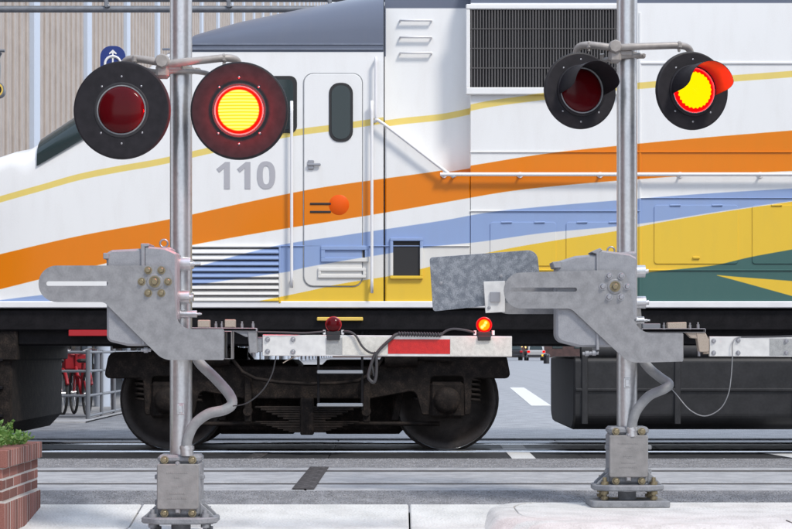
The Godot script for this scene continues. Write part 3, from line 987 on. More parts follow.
func aggregate() -> void:      # loose chippings standing out of the asphalt
	var rng := RandomNumberGenerator.new()
	rng.seed = 31
	var st := S()
	var P := [Vector3(-1, 0, -.7), Vector3(.2, 0, -1), Vector3(1, 0, .1), Vector3(.3, 0, .9), Vector3(-.8, 0, .6)]
	for k in 5: tri(st, P[k], P[(k + 1) % 5] * 1.0, Vector3(.1, .75, 0))
	st.generate_normals()
	var me := st.commit()
	var mm := MultiMesh.new()
	mm.transform_format = MultiMesh.TRANSFORM_3D
	mm.use_colors = true
	mm.mesh = me
	var n := 26000
	mm.instance_count = n
	for i in n:
		var d := rng.randf_range(13.16, 13.57) if i % 3 == 0 else rng.randf_range(16.19, 17.49)
		var y := 0.0 if d > 14 else lerpf(-0.068, -0.005, (d - 13.16) / 0.41)
		var sz := rng.randf_range(0.003, 0.008)
		var b := Basis(Vector3.UP, rng.randf() * TAU).scaled(Vector3(sz, sz * rng.randf_range(0.5, 1.0), sz))
		mm.set_instance_transform(i, Transform3D(b, Vector3(rng.randf_range(-5.0, 5.0), y, -d)))
		var g := 0.12 + 0.2 * pow(rng.randf(), 1.4)
		mm.set_instance_color(i, Color(g, g * 0.99, g * 1.02))
	var o := MultiMeshInstance3D.new()
	o.name = "stone_chippings"
	o.multimesh = mm
	var m := mat(C(1, 1, 1), 0.7)
	m.vertex_color_use_as_albedo = true
	o.material_override = m
	add_child(o)
	meta(o, "grey stone chippings in the asphalt strips beside the near track", "gravel", "", "stuff")

func mark(c: Array, y: float, m: Material, called: String, label: String, cat: String) -> void:
	var st := S()
	var p := PackedVector2Array()
	for q in c: p.append(Vector2(q[0], q[1]))
	prism(st, p, -0.003, 0.0, 0.0, Transform3D(Basis(Vector3.RIGHT, Vector3.FORWARD, Vector3.UP), Vector3(0, y, 0)))
	var o := obj(called, st, m, self)
	meta(o, label, cat)

func build_pavement() -> void:
	var pv := Node3D.new()
	pv.name = "pavement"
	add_child(pv)
	pv.set_meta("kind", "structure")
	var xs := [-7.0, -5.2, -3.6, -1.75, 0.09, 1.9, 3.7, 5.5, 7.3]
	# the ramp row by the road, then level rows towards the lens
	var rows := [[13.1, -0.064, 12.45, -0.155], [12.45, -0.155, 10.9, -0.165], [10.9, -0.165, 9.3, -0.165], [9.3, -0.165, 7.7, -0.165], [7.7, -0.165, 6.1, -0.165], [6.1, -0.165, 4.0, -0.165]]
	for r in rows:
		for i in xs.size() - 1:
			var st := S()
			var g := 0.006
			var x0: float = xs[i] + g
			var x1: float = xs[i + 1] - g
			var d0: float = r[0] - (0.0 if r[0] > 13 else 0.003)
			var d1: float = r[2] + 0.003
			var b := 0.008
			var T := [Vector3(x0 + b, r[1], -d0 + b), Vector3(x1 - b, r[1], -d0 + b), Vector3(x1 - b, r[3], -d1 - b), Vector3(x0 + b, r[3], -d1 - b)]
			var U := [Vector3(x0, r[1] - b, -d0), Vector3(x1, r[1] - b, -d0), Vector3(x1, r[3] - b, -d1), Vector3(x0, r[3] - b, -d1)]
			var c := Vector3((x0 + x1) * 0.5, -0.5, -(d0 + d1) * 0.5)
			face(st, T, c)
			for k in 4:
				var k2 := (k + 1) % 4
				face(st, [T[k], T[k2], U[k2], U[k]], c)
				face(st, [U[k], U[k2], U[k2] + Vector3(0, -0.12, 0), U[k] + Vector3(0, -0.12, 0)], c)
			obj("paving_slab", st, M.concrete, pv)
	# raised island with a rolled kerb round a paler fill
	var kerb := []
	var R := [[0.0, -0.17], [0.10, -0.155], [0.16, -0.085], [0.21, -0.062], [0.36, -0.058]]
	var outline := island_path(0.0)
	var st := S()
	st.set_smooth_group(1)
	for i in R.size() - 1:
		var a := island_path(R[i][0])
		var b := island_path(R[i + 1][0])
		for k in a.size() - 1:
			quad(st, Vector3(a[k].x, R[i][1], -a[k].y), Vector3(b[k].x, R[i + 1][1], -b[k].y), Vector3(b[k + 1].x, R[i + 1][1], -b[k + 1].y), Vector3(a[k + 1].x, R[i][1], -a[k + 1].y))
	st.set_smooth_group(-1)
	var inr := island_path(0.36)
	for k in inr.size() - 1:
		quad(st, Vector3(inr[k].x, -0.058, -inr[k].y), Vector3(inr[k].x, -0.13, -inr[k].y), Vector3(inr[k + 1].x, -0.13, -inr[k + 1].y), Vector3(inr[k + 1].x, -0.058, -inr[k + 1].y))
	var isl := struct("traffic_island", st, M.kerb)
	st = S()
	var fill := PackedVector2Array()
	for p in island_path(0.372): fill.append(p)
	prism(st, fill, -0.2, -0.06, 0.004, Transform3D(Basis(Vector3.RIGHT, Vector3.FORWARD, Vector3.UP), Vector3.ZERO))
	obj("island_fill", st, M.concrete, isl)
	st = S()
	for p in [[2.42, 11.45, 2.47, 11.8]]:
		bx(p[0], p[0] + 0.008, -0.16, -0.0555, -p[3], -p[1], st)
	obj("kerb_joint", st, M.joint, isl)

func island_path(inset: float) -> PackedVector2Array:     # (x, d) round the island's end, from the near side to the far side
	var o := PackedVector2Array()
	var dn := 11.28 + inset
	var df := 13.46 - inset * 0.25
	var xl := 0.5 + inset * 0.8
	var r := 0.85 - inset * 0.5
	o.append(Vector2(8.0, dn))
	for k in 9:
		var a := PI * 0.5 * k / 8.0
		o.append(Vector2(xl + r - r * sin(a), dn + r - r * cos(a)))
	var r2 := 0.6
	for k in 9:
		var a := PI * 0.5 * k / 8.0
		o.append(Vector2(xl + r2 - r2 * cos(a), df - r2 + r2 * sin(a)))
	o.append(Vector2(8.0, df))
	return o

func build_planter() -> void:
	var px := -2.45
	var dn := 11.85
	var df := 13.02
	var t := thing("brick_planter", Vector3(px, -0.165, -dn), "red brick planter box at the left edge of the picture", "planter")
	var rng := RandomNumberGenerator.new()
	rng.seed = 5
	var D := df - dn
	var Wd := 2.4
	var st := S()
	bx(-Wd, -0.0065, 0.0, 0.5, -D + 0.012, -0.0065, st)
	bx(-Wd, 0.0135, 0.0, 0.211, -D, 0.0135, st)
	bx(-Wd, 0.0235, 0.432, 0.536, -D, 0.012, st)
	obj("mortar_core", st, M.mortar, t)
	st = S()
	var soil := S()
	box(soil, Vector3(-Wd * 0.5, 0.505, -D * 0.5), Vector3(Wd - 0.3, 0.02, D - 0.3))
	obj("soil", soil, M.soil, t)
	var shapes := {}
	var one := func(key: String, size: Vector3) -> Mesh:
		if not shapes.has(key):
			var s := S()
			box(s, Vector3.ZERO, size, 0.004)
			s.generate_normals()
			shapes[key] = s.commit()
		return shapes[key]
	var lay := func(me: Mesh, p: Vector3) -> void:
		var b := put("brick", me, M["brick%d" % rng.randi_range(0, 3)], t, p + Vector3(rng.randf_range(-.0004, .0012), 0, rng.randf_range(-.0004, .0012)))
		b.rotation = Vector3(rng.randf_range(-.006, .006), rng.randf_range(-.004, .004), rng.randf_range(-.004, .004))
	# soldiers
	var n := int(D / 0.078)
	for k in n: lay.call(one.call("sx", Vector3(0.09, 0.2, 0.066)), Vector3(-0.03, 0.11, -0.078 - (k + 0.5) * (D - 0.078) / n))
	for k in 31: lay.call(one.call("sz", Vector3(0.066, 0.2, 0.09)), Vector3(-0.020 - k * 0.0765, 0.11, -0.03))
	# three stretcher courses
	for c in 3:
		var y := 0.25 + c * 0.07
		var m := 5
		for k in m + 1:
			var z := -(k + (0.0 if c % 2 else 0.5)) * D / m
			var sz := D / m - 0.011
			if c % 2 and (k == 0 or k == m): lay.call(one.call("hx", Vector3(0.09, 0.06, sz * 0.5)), Vector3(-0.05, y, z + (-sz * 0.25 if k == 0 else sz * 0.25)))
			elif k < m or c % 2: lay.call(one.call("tx", Vector3(0.09, 0.06, sz)), Vector3(-0.05, y, z))
		for k in 10: lay.call(one.call("tz", Vector3(0.215, 0.06, 0.09)), Vector3(-0.212 - (k + (0.5 if c % 2 else 0.0)) * 0.226, y, -0.05))
	# rowlock cap, slightly proud
	n = int(D / 0.077)
	for k in n: lay.call(one.call("cx", Vector3(0.2, 0.11, 0.068)), Vector3(-0.075, 0.485, 0.025 - (k + 0.5) * (D + 0.02) / n))
	for k in 28: lay.call(one.call("cz", Vector3(0.068, 0.11, 0.2)), Vector3(-0.22 - k * 0.077, 0.485, -0.075))
	# plants
	for q in [[-0.16, 0.28, 0.17, "leafy green plant at the near end of the brick planter"], [-0.20, 0.5, 0.15, "low leafy plant in the middle of the brick planter's edge"], [-0.13, 0.72, 0.09, "small sprouting plant nearest the planter's far corner"], [-0.2, 0.95, 0.08, "flat trailing plant at the planter's far corner"], [-0.42, 0.6, 0.22, "taller green plant deep inside the brick planter"], [-0.75, 0.45, 0.26, "bushy green plant at the left side of the brick planter"]]:
		plant(Vector3(px + q[0], 0.35, -dn - q[1]), q[2], q[3], rng)

func plant(pos: Vector3, h: float, label: String, rng: RandomNumberGenerator) -> void:
	var t := thing("leafy_plant", pos, label, "plant", "plants in the brick planter")
	var stems := S()
	var la := S()
	var lb := S()
	for k in 34:
		var a := rng.randf() * TAU
		var lean := rng.randf_range(0.1, 1.0)
		var hh := h * rng.randf_range(0.6, 1.15)
		var base := Vector3(cos(a), 0, sin(a)) * rng.randf_range(0.0, 0.09)
		var tip := base + Vector3(cos(a) * lean * 0.13, hh, sin(a) * lean * 0.13)
		tube(stems, [base, (base + tip) * 0.5 + Vector3(0, hh * 0.08, 0), tip], 0.0025, 4, false)
		for j in 9:
			var f := rng.randf_range(0.25, 1.05)
			var p := base.lerp(tip, f)
			var d := Vector3(rng.randf_range(-1, 1), rng.randf_range(0.0, 0.9), rng.randf_range(-1, 1)).normalized()
			var sd := d.cross(Vector3(rng.randf_range(-1, 1), rng.randf_range(-1, 1), rng.randf_range(-1, 1))).normalized()
			var ln := rng.randf_range(0.02, 0.045)
			var w := ln * 0.3
			var s := la if rng.randf() < 0.6 else lb
			var up := sd.cross(d) * ln * 0.12
			tri(s, p, p + d * ln * 0.5 + sd * w, p + d * ln + up)
			tri(s, p, p + d * ln + up, p + d * ln * 0.5 - sd * w)
	obj("stem", stems, M.leaf, t)
	obj("leaves", la, M.leaf, t).set_meta("kind", "stuff")
	obj("young_leaves", lb, M.leaf2, t).set_meta("kind", "stuff")

# ---------------------------------------------------------------- locomotive
func build_locomotive() -> void:
	var zc := -19.78
	var t := thing("locomotive", Vector3(0, 0, zc), "white diesel locomotive with orange, blue and yellow swooshes and grey roof", "locomotive")
	cur_d = 19.78
	var hw := 1.48
	var dz := hw            # local z of the flank = +1.48 -> depth 18.3
	# shell as a loft of sections
	var secs := [[-5.05, 1.85, 0.95], [-5.0, 2.2, 1.12], [-4.85, 2.45, 1.24], [-4.55, 2.68, 1.34], [-4.1, 2.87, 1.42], [-3.72, 2.985, 1.46], [-3.58, 3.03, 1.47, .3], [-3.2, 3.285, 1.475, .46], [-2.6, 3.70, 1.478, .46], [-2.28, 3.925, 1.48, .3], [-1.96, 4.13, 1.48], [-1.55, 4.275, 1.48], [-1.03, 4.40, 1.48], [-0.5, 4.52, 1.48], [-0.12, 4.59, 1.48]]
	var rings := []
	for s in secs: rings.append(section(s[0], s[1], s[2], 3.885, 0.62, s[3] if s.size() > 3 else 0.16))
	var st := S()
	loft(st, rings)
	cap_ring(st, rings[0], Vector3(0, 2, 0))
	cap_ring(st, rings[rings.size() - 1], Vector3(-2, 2, 0))
	obj("cab_shell", st, M.livery, t)
	var hood := []
	for x in [0.72, 4.0, 9.0, 14.6]: hood.append(section(x, 4.74, 1.48, 4.32, 0.5))
	st = S()
	loft(st, hood)
	cap_ring(st, hood[0], Vector3(2, 2, 0))
	cap_ring(st, hood[3], Vector3(2, 2, 0))
	obj("engine_hood", st, M.livery, t)
	# waist between cab and hood: full width below, set back above a sloping ledge
	st = S()
	prism(st, PackedVector2Array([Vector2(-0.105, 1.42), Vector2(0.717, 1.42), Vector2(0.717, 2.69), Vector2(0.5, 2.71), Vector2(-0.105, 3.18)]), -1.478, 1.478, 0.012)
	obj("waist", st, M.livery, t)
	st = S()
	var back := []
	for x in [-0.11, 0.725]: back.append(section(x, 4.70, 1.2, 4.30, 0.4))
	loft(st, back)
	obj("air_plenum", st, M.livery, t)
	# windscreen, wrapped round the slope in two panes
	for side in [[3, 14], [15, 26]]:
		st = S()
		var a := section(-3.46, 3.115 + 0.025, 1.488, 3.885, 0.62, 0.33)
		var b := section(-2.55, 3.735 + 0.025, 1.494, 3.885, 0.62, 0.46)
		st.set_smooth_group(1)
		for k in range(side[0], side[1]):
			quad(st, a[k], b[k], b[k + 1], a[k + 1])
		st.set_smooth_group(-1)
		obj("windscreen", st, M.glass, t)
	# roof drip rail and step of the cab roof
	st = S()
	bx(-2.25, -0.12, 3.885, 3.905, dz - 0.01, dz + 0.012, st, 0.003)
	bx(-2.0, -0.12, 3.935, 3.955, dz - 0.03, dz + 0.005, st, 0.003)
	obj("drip_rail", st, M.roof, t)
	# cab side window and door
	window(t, 262, 76, 297, 133, 7)
	cab_door(t)
	# louvred intake low on the flank
	st = S()
	var c0 := flank(190, 303.0)
	var c1 := flank(281, 247.5)
	bx(c0.x, c1.x, c1.y, c1.y + 0.02, dz - 0.005, dz + 0.03, st, 0.004)
	bx(c0.x, c0.x + 0.02, c0.y, c1.y, dz - 0.005, dz + 0.03, st, 0.004)
	bx(c1.x - 0.02, c1.x, c0.y, c1.y, dz - 0.005, dz + 0.03, st, 0.004)
	var lv := obj("louvre_frame", st, M.livery, t)
	st = S()
	bx(c0.x + 0.02, c1.x - 0.02, c0.y, c1.y, dz - 0.002, dz + 0.003, st)
	obj("louvre_back", st, M.seal, lv)
	for k in 9:
		st = S()
		var y := c0.y + 0.03 + k * (c1.y - c0.y - 0.02) / 9.0
		prism(st, PackedVector2Array([Vector2(dz + 0.004, y), Vector2(dz + 0.034, y - 0.012), Vector2(dz + 0.034, y), Vector2(dz + 0.006, y + 0.034)]), c0.x + 0.02, c1.x - 0.02, 0.0, Transform3D(Basis(Vector3.BACK, Vector3.UP, Vector3.RIGHT), Vector3.ZERO))
		obj("louvre_slat", st, M.livery, lv)
	# number on the nose side
	var tm := TextMesh.new()
	var fnt := SystemFont.new()
	fnt.font_names = PackedStringArray(["Droid Sans"])
	fnt.font_weight = 700
	tm.font = fnt
	tm.text = "110"
	tm.font_size = 64
	tm.pixel_size = 0.26 / 46.0
	tm.depth = 0.004
	var q := flank(246, 176)
	put("road_number", tm, mat(C(.40, .40, .43), 0.5), t, Vector3(q.x, q.y, dz + 0.003))
	# pockets, hatches and their recesses on the flank
	hatch(t, 321, 246, 369, 262, M.seal, 0.04)
	hatch(t, 318, 268, 366, 278, M.underframe, 0.03)
	hatch(t, 390, 238, 423, 279, M.seal, 0.03)
	# steps below the door down to rail height
	st = S()
	for x in [318, 362]:
		var p := flank(x, 318)
		bx(p.x - 0.012, p.x + 0.012, 0.42, 1.42, dz - 0.12, dz - 0.06, st, 0.004)
	var lad := obj("ladder", st, M.underframe, t)
	for y in [[319, M.gold], [372, M.tread], [405, M.tread]]:
		st = S()
		var p0 := flank(317, y[0])
		var p1 := flank(363, y[0])
		box(st, Vector3((p0.x + p1.x) * 0.5, p0.y, dz - 0.04), Vector3(p1.x - p0.x, 0.035, 0.12), 0.006)
		obj("step", st, y[1], lad)
	# sill, underframe
	st = S()
	bx(-4.8, 14.5, 1.405, 1.47, dz - 0.03, dz + 0.022, st, 0.008)
	obj("sill", st, M.trainwhite, t)
	st = S()
	bx(-4.8, 14.5, 1.04, 1.41, -1.36, 1.36, st, 0.02)
	bx(-4.7, 14.4, 1.18, 1.40, -1.45, 1.45, st, 0.02)
	obj("underframe", st, M.underframe, t)
	st = S()
	var rr := flank(88, 333)
	box(st, Vector3(rr.x, rr.y, dz - 0.02), Vector3(0.38, 0.06, 0.02), 0.005)
	obj("red_marker", st, M.red_paint, t)
	# big radiator grille high on the hood
	grille(t, 470, 10, 619, 88)
	grille(t, 1000, 10, 1180, 88)
	# rub strips and seams along the hood
	for s in [[470, 792, 152, 0.012], [640, 1200, 63, 0.02], [470, 640, 211, 0.012], [470, 1300, 270, 0.014], [640, 1200, 198, 0.008], [192, 470, 246, 0.008]]:
		st = S()
		var p0 := flank(s[0], s[2])
		var p1 := flank(s[1], s[2])
		box(st, Vector3((p0.x + p1.x) * 0.5, p0.y, dz + 0.004), Vector3(p1.x - p0.x, s[3], 0.016), 0.003)
		obj("seam_strip", st, M.livery, t)
	# vertical panel joints
	for px in [640, 860, 1080]:
		st = S()
		var p0 := flank(px, 300)
		box(st, Vector3(p0.x, (1.47 + 4.25) * 0.5, dz + 0.003), Vector3(0.022, 4.25 - 1.47, 0.012), 0.003)
		obj("seam_strip", st, M.livery, t)
	# access doors on the hood with hinges and latch
	for a in [[490, 222, 556, 266], [566, 222, 630, 266], [654, 205, 738, 264], [752, 205, 850, 264]]:
		panel(t, a[0], a[1], a[2], a[3])
	# long handrail and the sloping one by the hood's corner
	st = S()
	tube(st, [Vector3(flank(440, 175).x, flank(440, 175).y, dz + 0.07), Vector3(11.0, flank(440, 175).y, dz + 0.07)], 0.019, 10)
	var hr := obj("handrail", st, M.trainwhite, t)
	for px in [444, 520, 600, 680, 760, 840, 930]:
		st = S()
		var p0 := flank(px, 175)
		cyl(st, Vector3(p0.x, p0.y, dz - 0.005), Vector3(p0.x, p0.y, dz + 0.07), 0.011, 8)
		cyl(st, Vector3(p0.x, p0.y, dz - 0.002), Vector3(p0.x, p0.y, dz + 0.008), 0.03, 10)
		obj("handrail_bracket", st, M.trainwhite, hr)
	st = S()
	var g0 := flank(384, 125)
	var g1 := flank(448, 174)
	tube(st, smooth_path([Vector3(g0.x - 0.1, g0.y + 0.035, dz - 0.005), Vector3(g0.x - 0.08, g0.y + 0.03, dz + 0.05), Vector3(g0.x, g0.y, dz + 0.07), Vector3(g1.x, g1.y, dz + 0.07), Vector3(g1.x + 0.05, g1.y - 0.01, dz + 0.06), Vector3(g1.x + 0.06, g1.y - 0.01, dz - 0.005)], 4), 0.016, 10)
	obj("handrail", st, M.trainwhite, t)
	for a in [[292, 110, 280], [372, 110, 285], [376, 60, 118]]:
		st = S()
		var p0 := flank(a[0], a[1])
		var p1 := flank(a[0], a[2])
		tube(st, smooth_path([Vector3(p0.x, p0.y, dz - 0.005), Vector3(p0.x, p0.y, dz + 0.055), Vector3(p0.x, p0.y - 0.04, dz + 0.065), Vector3(p0.x, p1.y + 0.04, dz + 0.065), Vector3(p0.x, p1.y, dz + 0.055), Vector3(p0.x, p1.y, dz - 0.005)], 4), 0.015, 10)
		obj("grab_iron", st, M.trainwhite, t)
	for y in [16, 33, 49]:
		st = S()
		var p0 := flank(400, y)
		var p1 := flank(432, y)
		var zb := 1.19
		tube(st, [Vector3(p0.x, p0.y, zb), Vector3(p0.x, p0.y, zb + 0.05), Vector3(p1.x, p0.y, zb + 0.05), Vector3(p1.x, p0.y, zb)], 0.012, 8)
		obj("rung", st, M.trainwhite, t)
	# flat orange disc standing in for a blurred light reflection on the paint
	st = S()
	var mp := flank(339, 205)
	lathe(st, [Vector2(0.105, -0.002), Vector2(0.105, 0.008), Vector2(0.095, 0.014), Vector2(0, 0.02)], Transform3D(Basis.IDENTITY, Vector3(mp.x, mp.y, dz)), 24)
	obj("reflection_spot", st, M.reflection_orange, t)
	st = S()
	var p2 := flank(310, 207)
	var p3 := flank(331, 213)
	bx(p2.x, p3.x, p3.y, p3.y + 0.02, dz - 0.003, dz + 0.02, st, 0.004)
	bx(p2.x, p3.x, p2.y + 0.02, p2.y + 0.04, dz - 0.003, dz + 0.02, st, 0.004)
	obj("name_board", st, M.seal, t)
	# pilot and steps at the front
	st = S()
	prism(st, PackedVector2Array([Vector2(-5.15, 0.16), Vector2(-3.85, 0.16), Vector2(-3.72, 0.3), Vector2(-3.72, 1.05), Vector2(-5.0, 1.05)]), -1.38, 1.38, 0.02)
	bx(-4.95, -3.66, 0.9, 1.2, -1.42, 1.42, st, 0.01)
	obj("pilot", st, M.truck, t)
	st = S()
	for y in [0.35, 0.62, 0.89]:
		bx(-4.6, -3.8, y, y + 0.03, 1.36, 1.44, st, 0.004)
	obj("pilot_step", st, M.underframe, t)
	# fuel tank and the gear above it
	st = S()
	prism(st, rpoly([[1.34, 0.30, .12], [1.12, 0.22, .12], [-1.12, 0.22, .12], [-1.34, 0.30, .12], [-1.36, 0.93, .05], [1.36, 0.93, .05]]), 1.72, 6.1, 0.02, Transform3D(Basis(Vector3.BACK, Vector3.UP, Vector3.RIGHT), Vector3.ZERO))
	var tank := obj("fuel_tank", st, M.tank, t)
	st = S()
	for x in [1.8, 2.7, 3.85, 5.0, 6.0]: bx(x, x + 0.06, 0.28, 0.95, 1.335, 1.372, st, 0.006)
	bx(1.74, 6.1, 0.6, 0.63, 1.34, 1.37, st, 0.006)
	obj("strap", st, M.tank, tank)
	st = S()
	for y in [1.0]:
		tube(st, [Vector3(1.8, y, 1.26), Vector3(6.0, y, 1.26)], 0.1, 16)
	obj("air_reservoir", st, M.tank, t)
	# trucks
	var tr := truck(t)
	tr.position = Vector3(-0.87, 0, 0)
	var tr2 := tr.duplicate()
	tr2.name = "truck_001"
	t.add_child(tr2, true)
	tr2.position = Vector3(9.6, 0, 0)
	# roof fittings
	st = S()
	bx(1.0, 3.6, 4.70, 4.86, -0.6, 0.6, st, 0.04)
	obj("fan_housing", st, M.roof, t)

func flank(px: float, py: float) -> Vector3:
	return Vector3((px - MID) * SIDE_D / F, EYE + (HORIZON - py) * SIDE_D / F, 1.48)

func section(x: float, top: float, w: float, wall: float, e := 0.62, drop := 0.16) -> Array:
	var yw := minf(wall, top - drop - 0.25 * clampf((3.3 - top), 0.0, 1.0))
	var o := [Vector3(x, 1.42, w), Vector3(x, lerpf(1.42, yw, 0.33), w), Vector3(x, lerpf(1.42, yw, 0.67), w)]
	var n := 11
	for k in 2 * n + 1:
		var a := PI * k / (2.0 * n)
		var c := cos(a)
		o.append(Vector3(x, yw + (top - yw) * pow(absf(sin(a)), e), w * signf(c) * pow(absf(c), e)))
	o.append_array([Vector3(x, lerpf(1.42, yw, 0.67), -w), Vector3(x, lerpf(1.42, yw, 0.33), -w), Vector3(x, 1.42, -w)])
	return o

func loft(st: SurfaceTool, rings: Array) -> void:
	st.set_smooth_group(1)
	for i in rings.size() - 1:
		var a: Array = rings[i]
		var b: Array = rings[i + 1]
		for k in a.size() - 1: quad(st, a[k], a[k + 1], b[k + 1], b[k])
	st.set_smooth_group(-1)

func cap_ring(st: SurfaceTool, r: Array, inside: Vector3) -> void:
	face(st, r, inside)

func window(t: Node3D, x0: float, y0: float, x1: float, y1: float, rad: float) -> Node3D:
	var dz := 1.48
	var a := flank(x0, y1)
	var b := flank(x1, y0)
	var r := rad * SIDE_D / F
	var st := S()
	prism(st, rrect(a.x, a.y, b.x, b.y, r), dz - 0.01, dz + 0.012, 0.004)
	var w := obj("cab_window", st, M.seal, t)
	st = S()
	prism(st, rrect(a.x + 0.035, a.y + 0.035, b.x - 0.035, b.y - 0.035, r * 0.8), dz, dz + 0.0145, 0.001)
	obj("pane", st, M.glass, w)
	return w

func cab_door(t: Node3D) -> void:
	var dz := 1.48
	var a := flank(304, 286)
	var b := flank(362, 74)
	var st := S()
	prism(st, rrect(a.x, a.y, b.x, b.y, 0.09), dz - 0.004, dz + 0.012, 0.005)
	var d := obj("cab_door", st, M.livery, t)
	st = S()          # seal showing round the leaf
	prism(st, rrect(a.x - 0.009, a.y - 0.009, b.x + 0.009, b.y + 0.009, 0.095), dz - 0.006, dz + 0.005, 0.001)
	obj("door_seal", st, M.conduit, d)
	st = S()
	var wa := flank(329, 142)
	var wb := flank(353, 83)
	prism(st, rrect(wa.x, wa.y, wb.x, wb.y, 0.1), dz, dz + 0.022, 0.004)
	obj("window_seal", st, M.seal, d)
	st = S()
	prism(st, rrect(wa.x + 0.025, wa.y + 0.025, wb.x - 0.025, wb.y - 0.025, 0.085), dz, dz + 0.025, 0.001)
	obj("pane", st, M.glass, d)
	st = S()
	var hp := flank(311, 165)
	box(st, Vector3(hp.x + 0.03, hp.y, dz + 0.035), Vector3(0.13, 0.025, 0.02), 0.006)
	box(st, Vector3(hp.x, hp.y, dz + 0.02), Vector3(0.06, 0.09, 0.02), 0.006)
	obj("handle", st, M.steel_bolt, d)

func hatch(t: Node3D, x0: float, y0: float, x1: float, y1: float, m: Material, fr: float) -> void:
	var dz := 1.48
	var a := flank(x0, y1)
	var b := flank(x1, y0)
	var st := S()
	bx(a.x, b.x, b.y - fr, b.y, dz - 0.004, dz + 0.03, st, 0.004)
	bx(a.x, b.x, a.y, a.y + fr, dz - 0.004, dz + 0.03, st, 0.004)
	bx(a.x, a.x + fr, a.y + fr, b.y - fr, dz - 0.004, dz + 0.029, st, 0.004)
	bx(b.x - fr, b.x, a.y + fr, b.y - fr, dz - 0.004, dz + 0.029, st, 0.004)
	var h := obj("pocket_frame", st, M.livery, t)
	st = S()
	bx(a.x + fr * 0.5, b.x - fr * 0.5, a.y + fr * 0.5, b.y - fr * 0.5, dz - 0.003, dz + 0.004, st)
	obj("pocket", st, m, h)

func panel(t: Node3D, x0: float, y0: float, x1: float, y1: float) -> void:
	var dz := 1.48
	var a := flank(x0, y1)
	var b := flank(x1, y0)
	var st := S()
	prism(st, rrect(a.x, a.y, b.x, b.y, 0.03), dz - 0.004, dz + 0.009, 0.004)
	var d := obj("access_door", st, M.livery, t)
	for f in [0.25, 0.75]:
		st = S()
		cyl(st, Vector3(lerpf(a.x, b.x, f) - 0.05, b.y - 0.004, dz + 0.01), Vector3(lerpf(a.x, b.x, f) + 0.05, b.y - 0.004, dz + 0.01), 0.01, 8)
		obj("hinge", st, M.livery, d)
	st = S()
	box(st, Vector3((a.x + b.x) * 0.5, a.y + 0.06, dz + 0.016), Vector3(0.07, 0.025, 0.016), 0.005)
	obj("latch", st, M.livery, d)

func grille(t: Node3D, x0: float, y0: float, x1: float, y1: float) -> void:
	var dz := 1.48
	var a := flank(x0, y1)
	var b := flank(x1, y0)
	var st := S()
	bx(a.x - 0.04, b.x + 0.04, b.y, b.y + 0.05, dz - 0.005, dz + 0.045, st, 0.008)
	bx(a.x - 0.04, b.x + 0.04, a.y - 0.07, a.y, dz - 0.005, dz + 0.05, st, 0.008)
	bx(a.x - 0.04, a.x, a.y, b.y, dz - 0.005, dz + 0.04, st, 0.006)
	bx(b.x, b.x + 0.04, a.y, b.y, dz - 0.005, dz + 0.04, st, 0.006)
	var g := obj("grille_frame", st, M.livery, t)
	st = S()
	bx(a.x, b.x, a.y, b.y, dz - 0.003, dz + 0.003, st)
	obj("grille_core", st, M.seal, g)
	var fin_st := S()
	box(fin_st, Vector3.ZERO, Vector3(0.014, b.y - a.y, 0.03), 0.002)
	fin_st.generate_normals()
	var fin := fin_st.commit()
	var n := int((b.x - a.x) / 0.028)
	for k in n: put("grille_fin", fin, M.grille, g, Vector3(a.x + (k + 0.5) * (b.x - a.x) / n, (a.y + b.y) * 0.5, dz + 0.018))
	st = S()
	for k in range(1, 4):
		var y := lerpf(a.y, b.y, k / 4.0)
		bx(a.x, b.x, y - 0.005, y + 0.005, dz + 0.028, dz + 0.037, st)
	obj("grille_bar", st, M.grille, g)

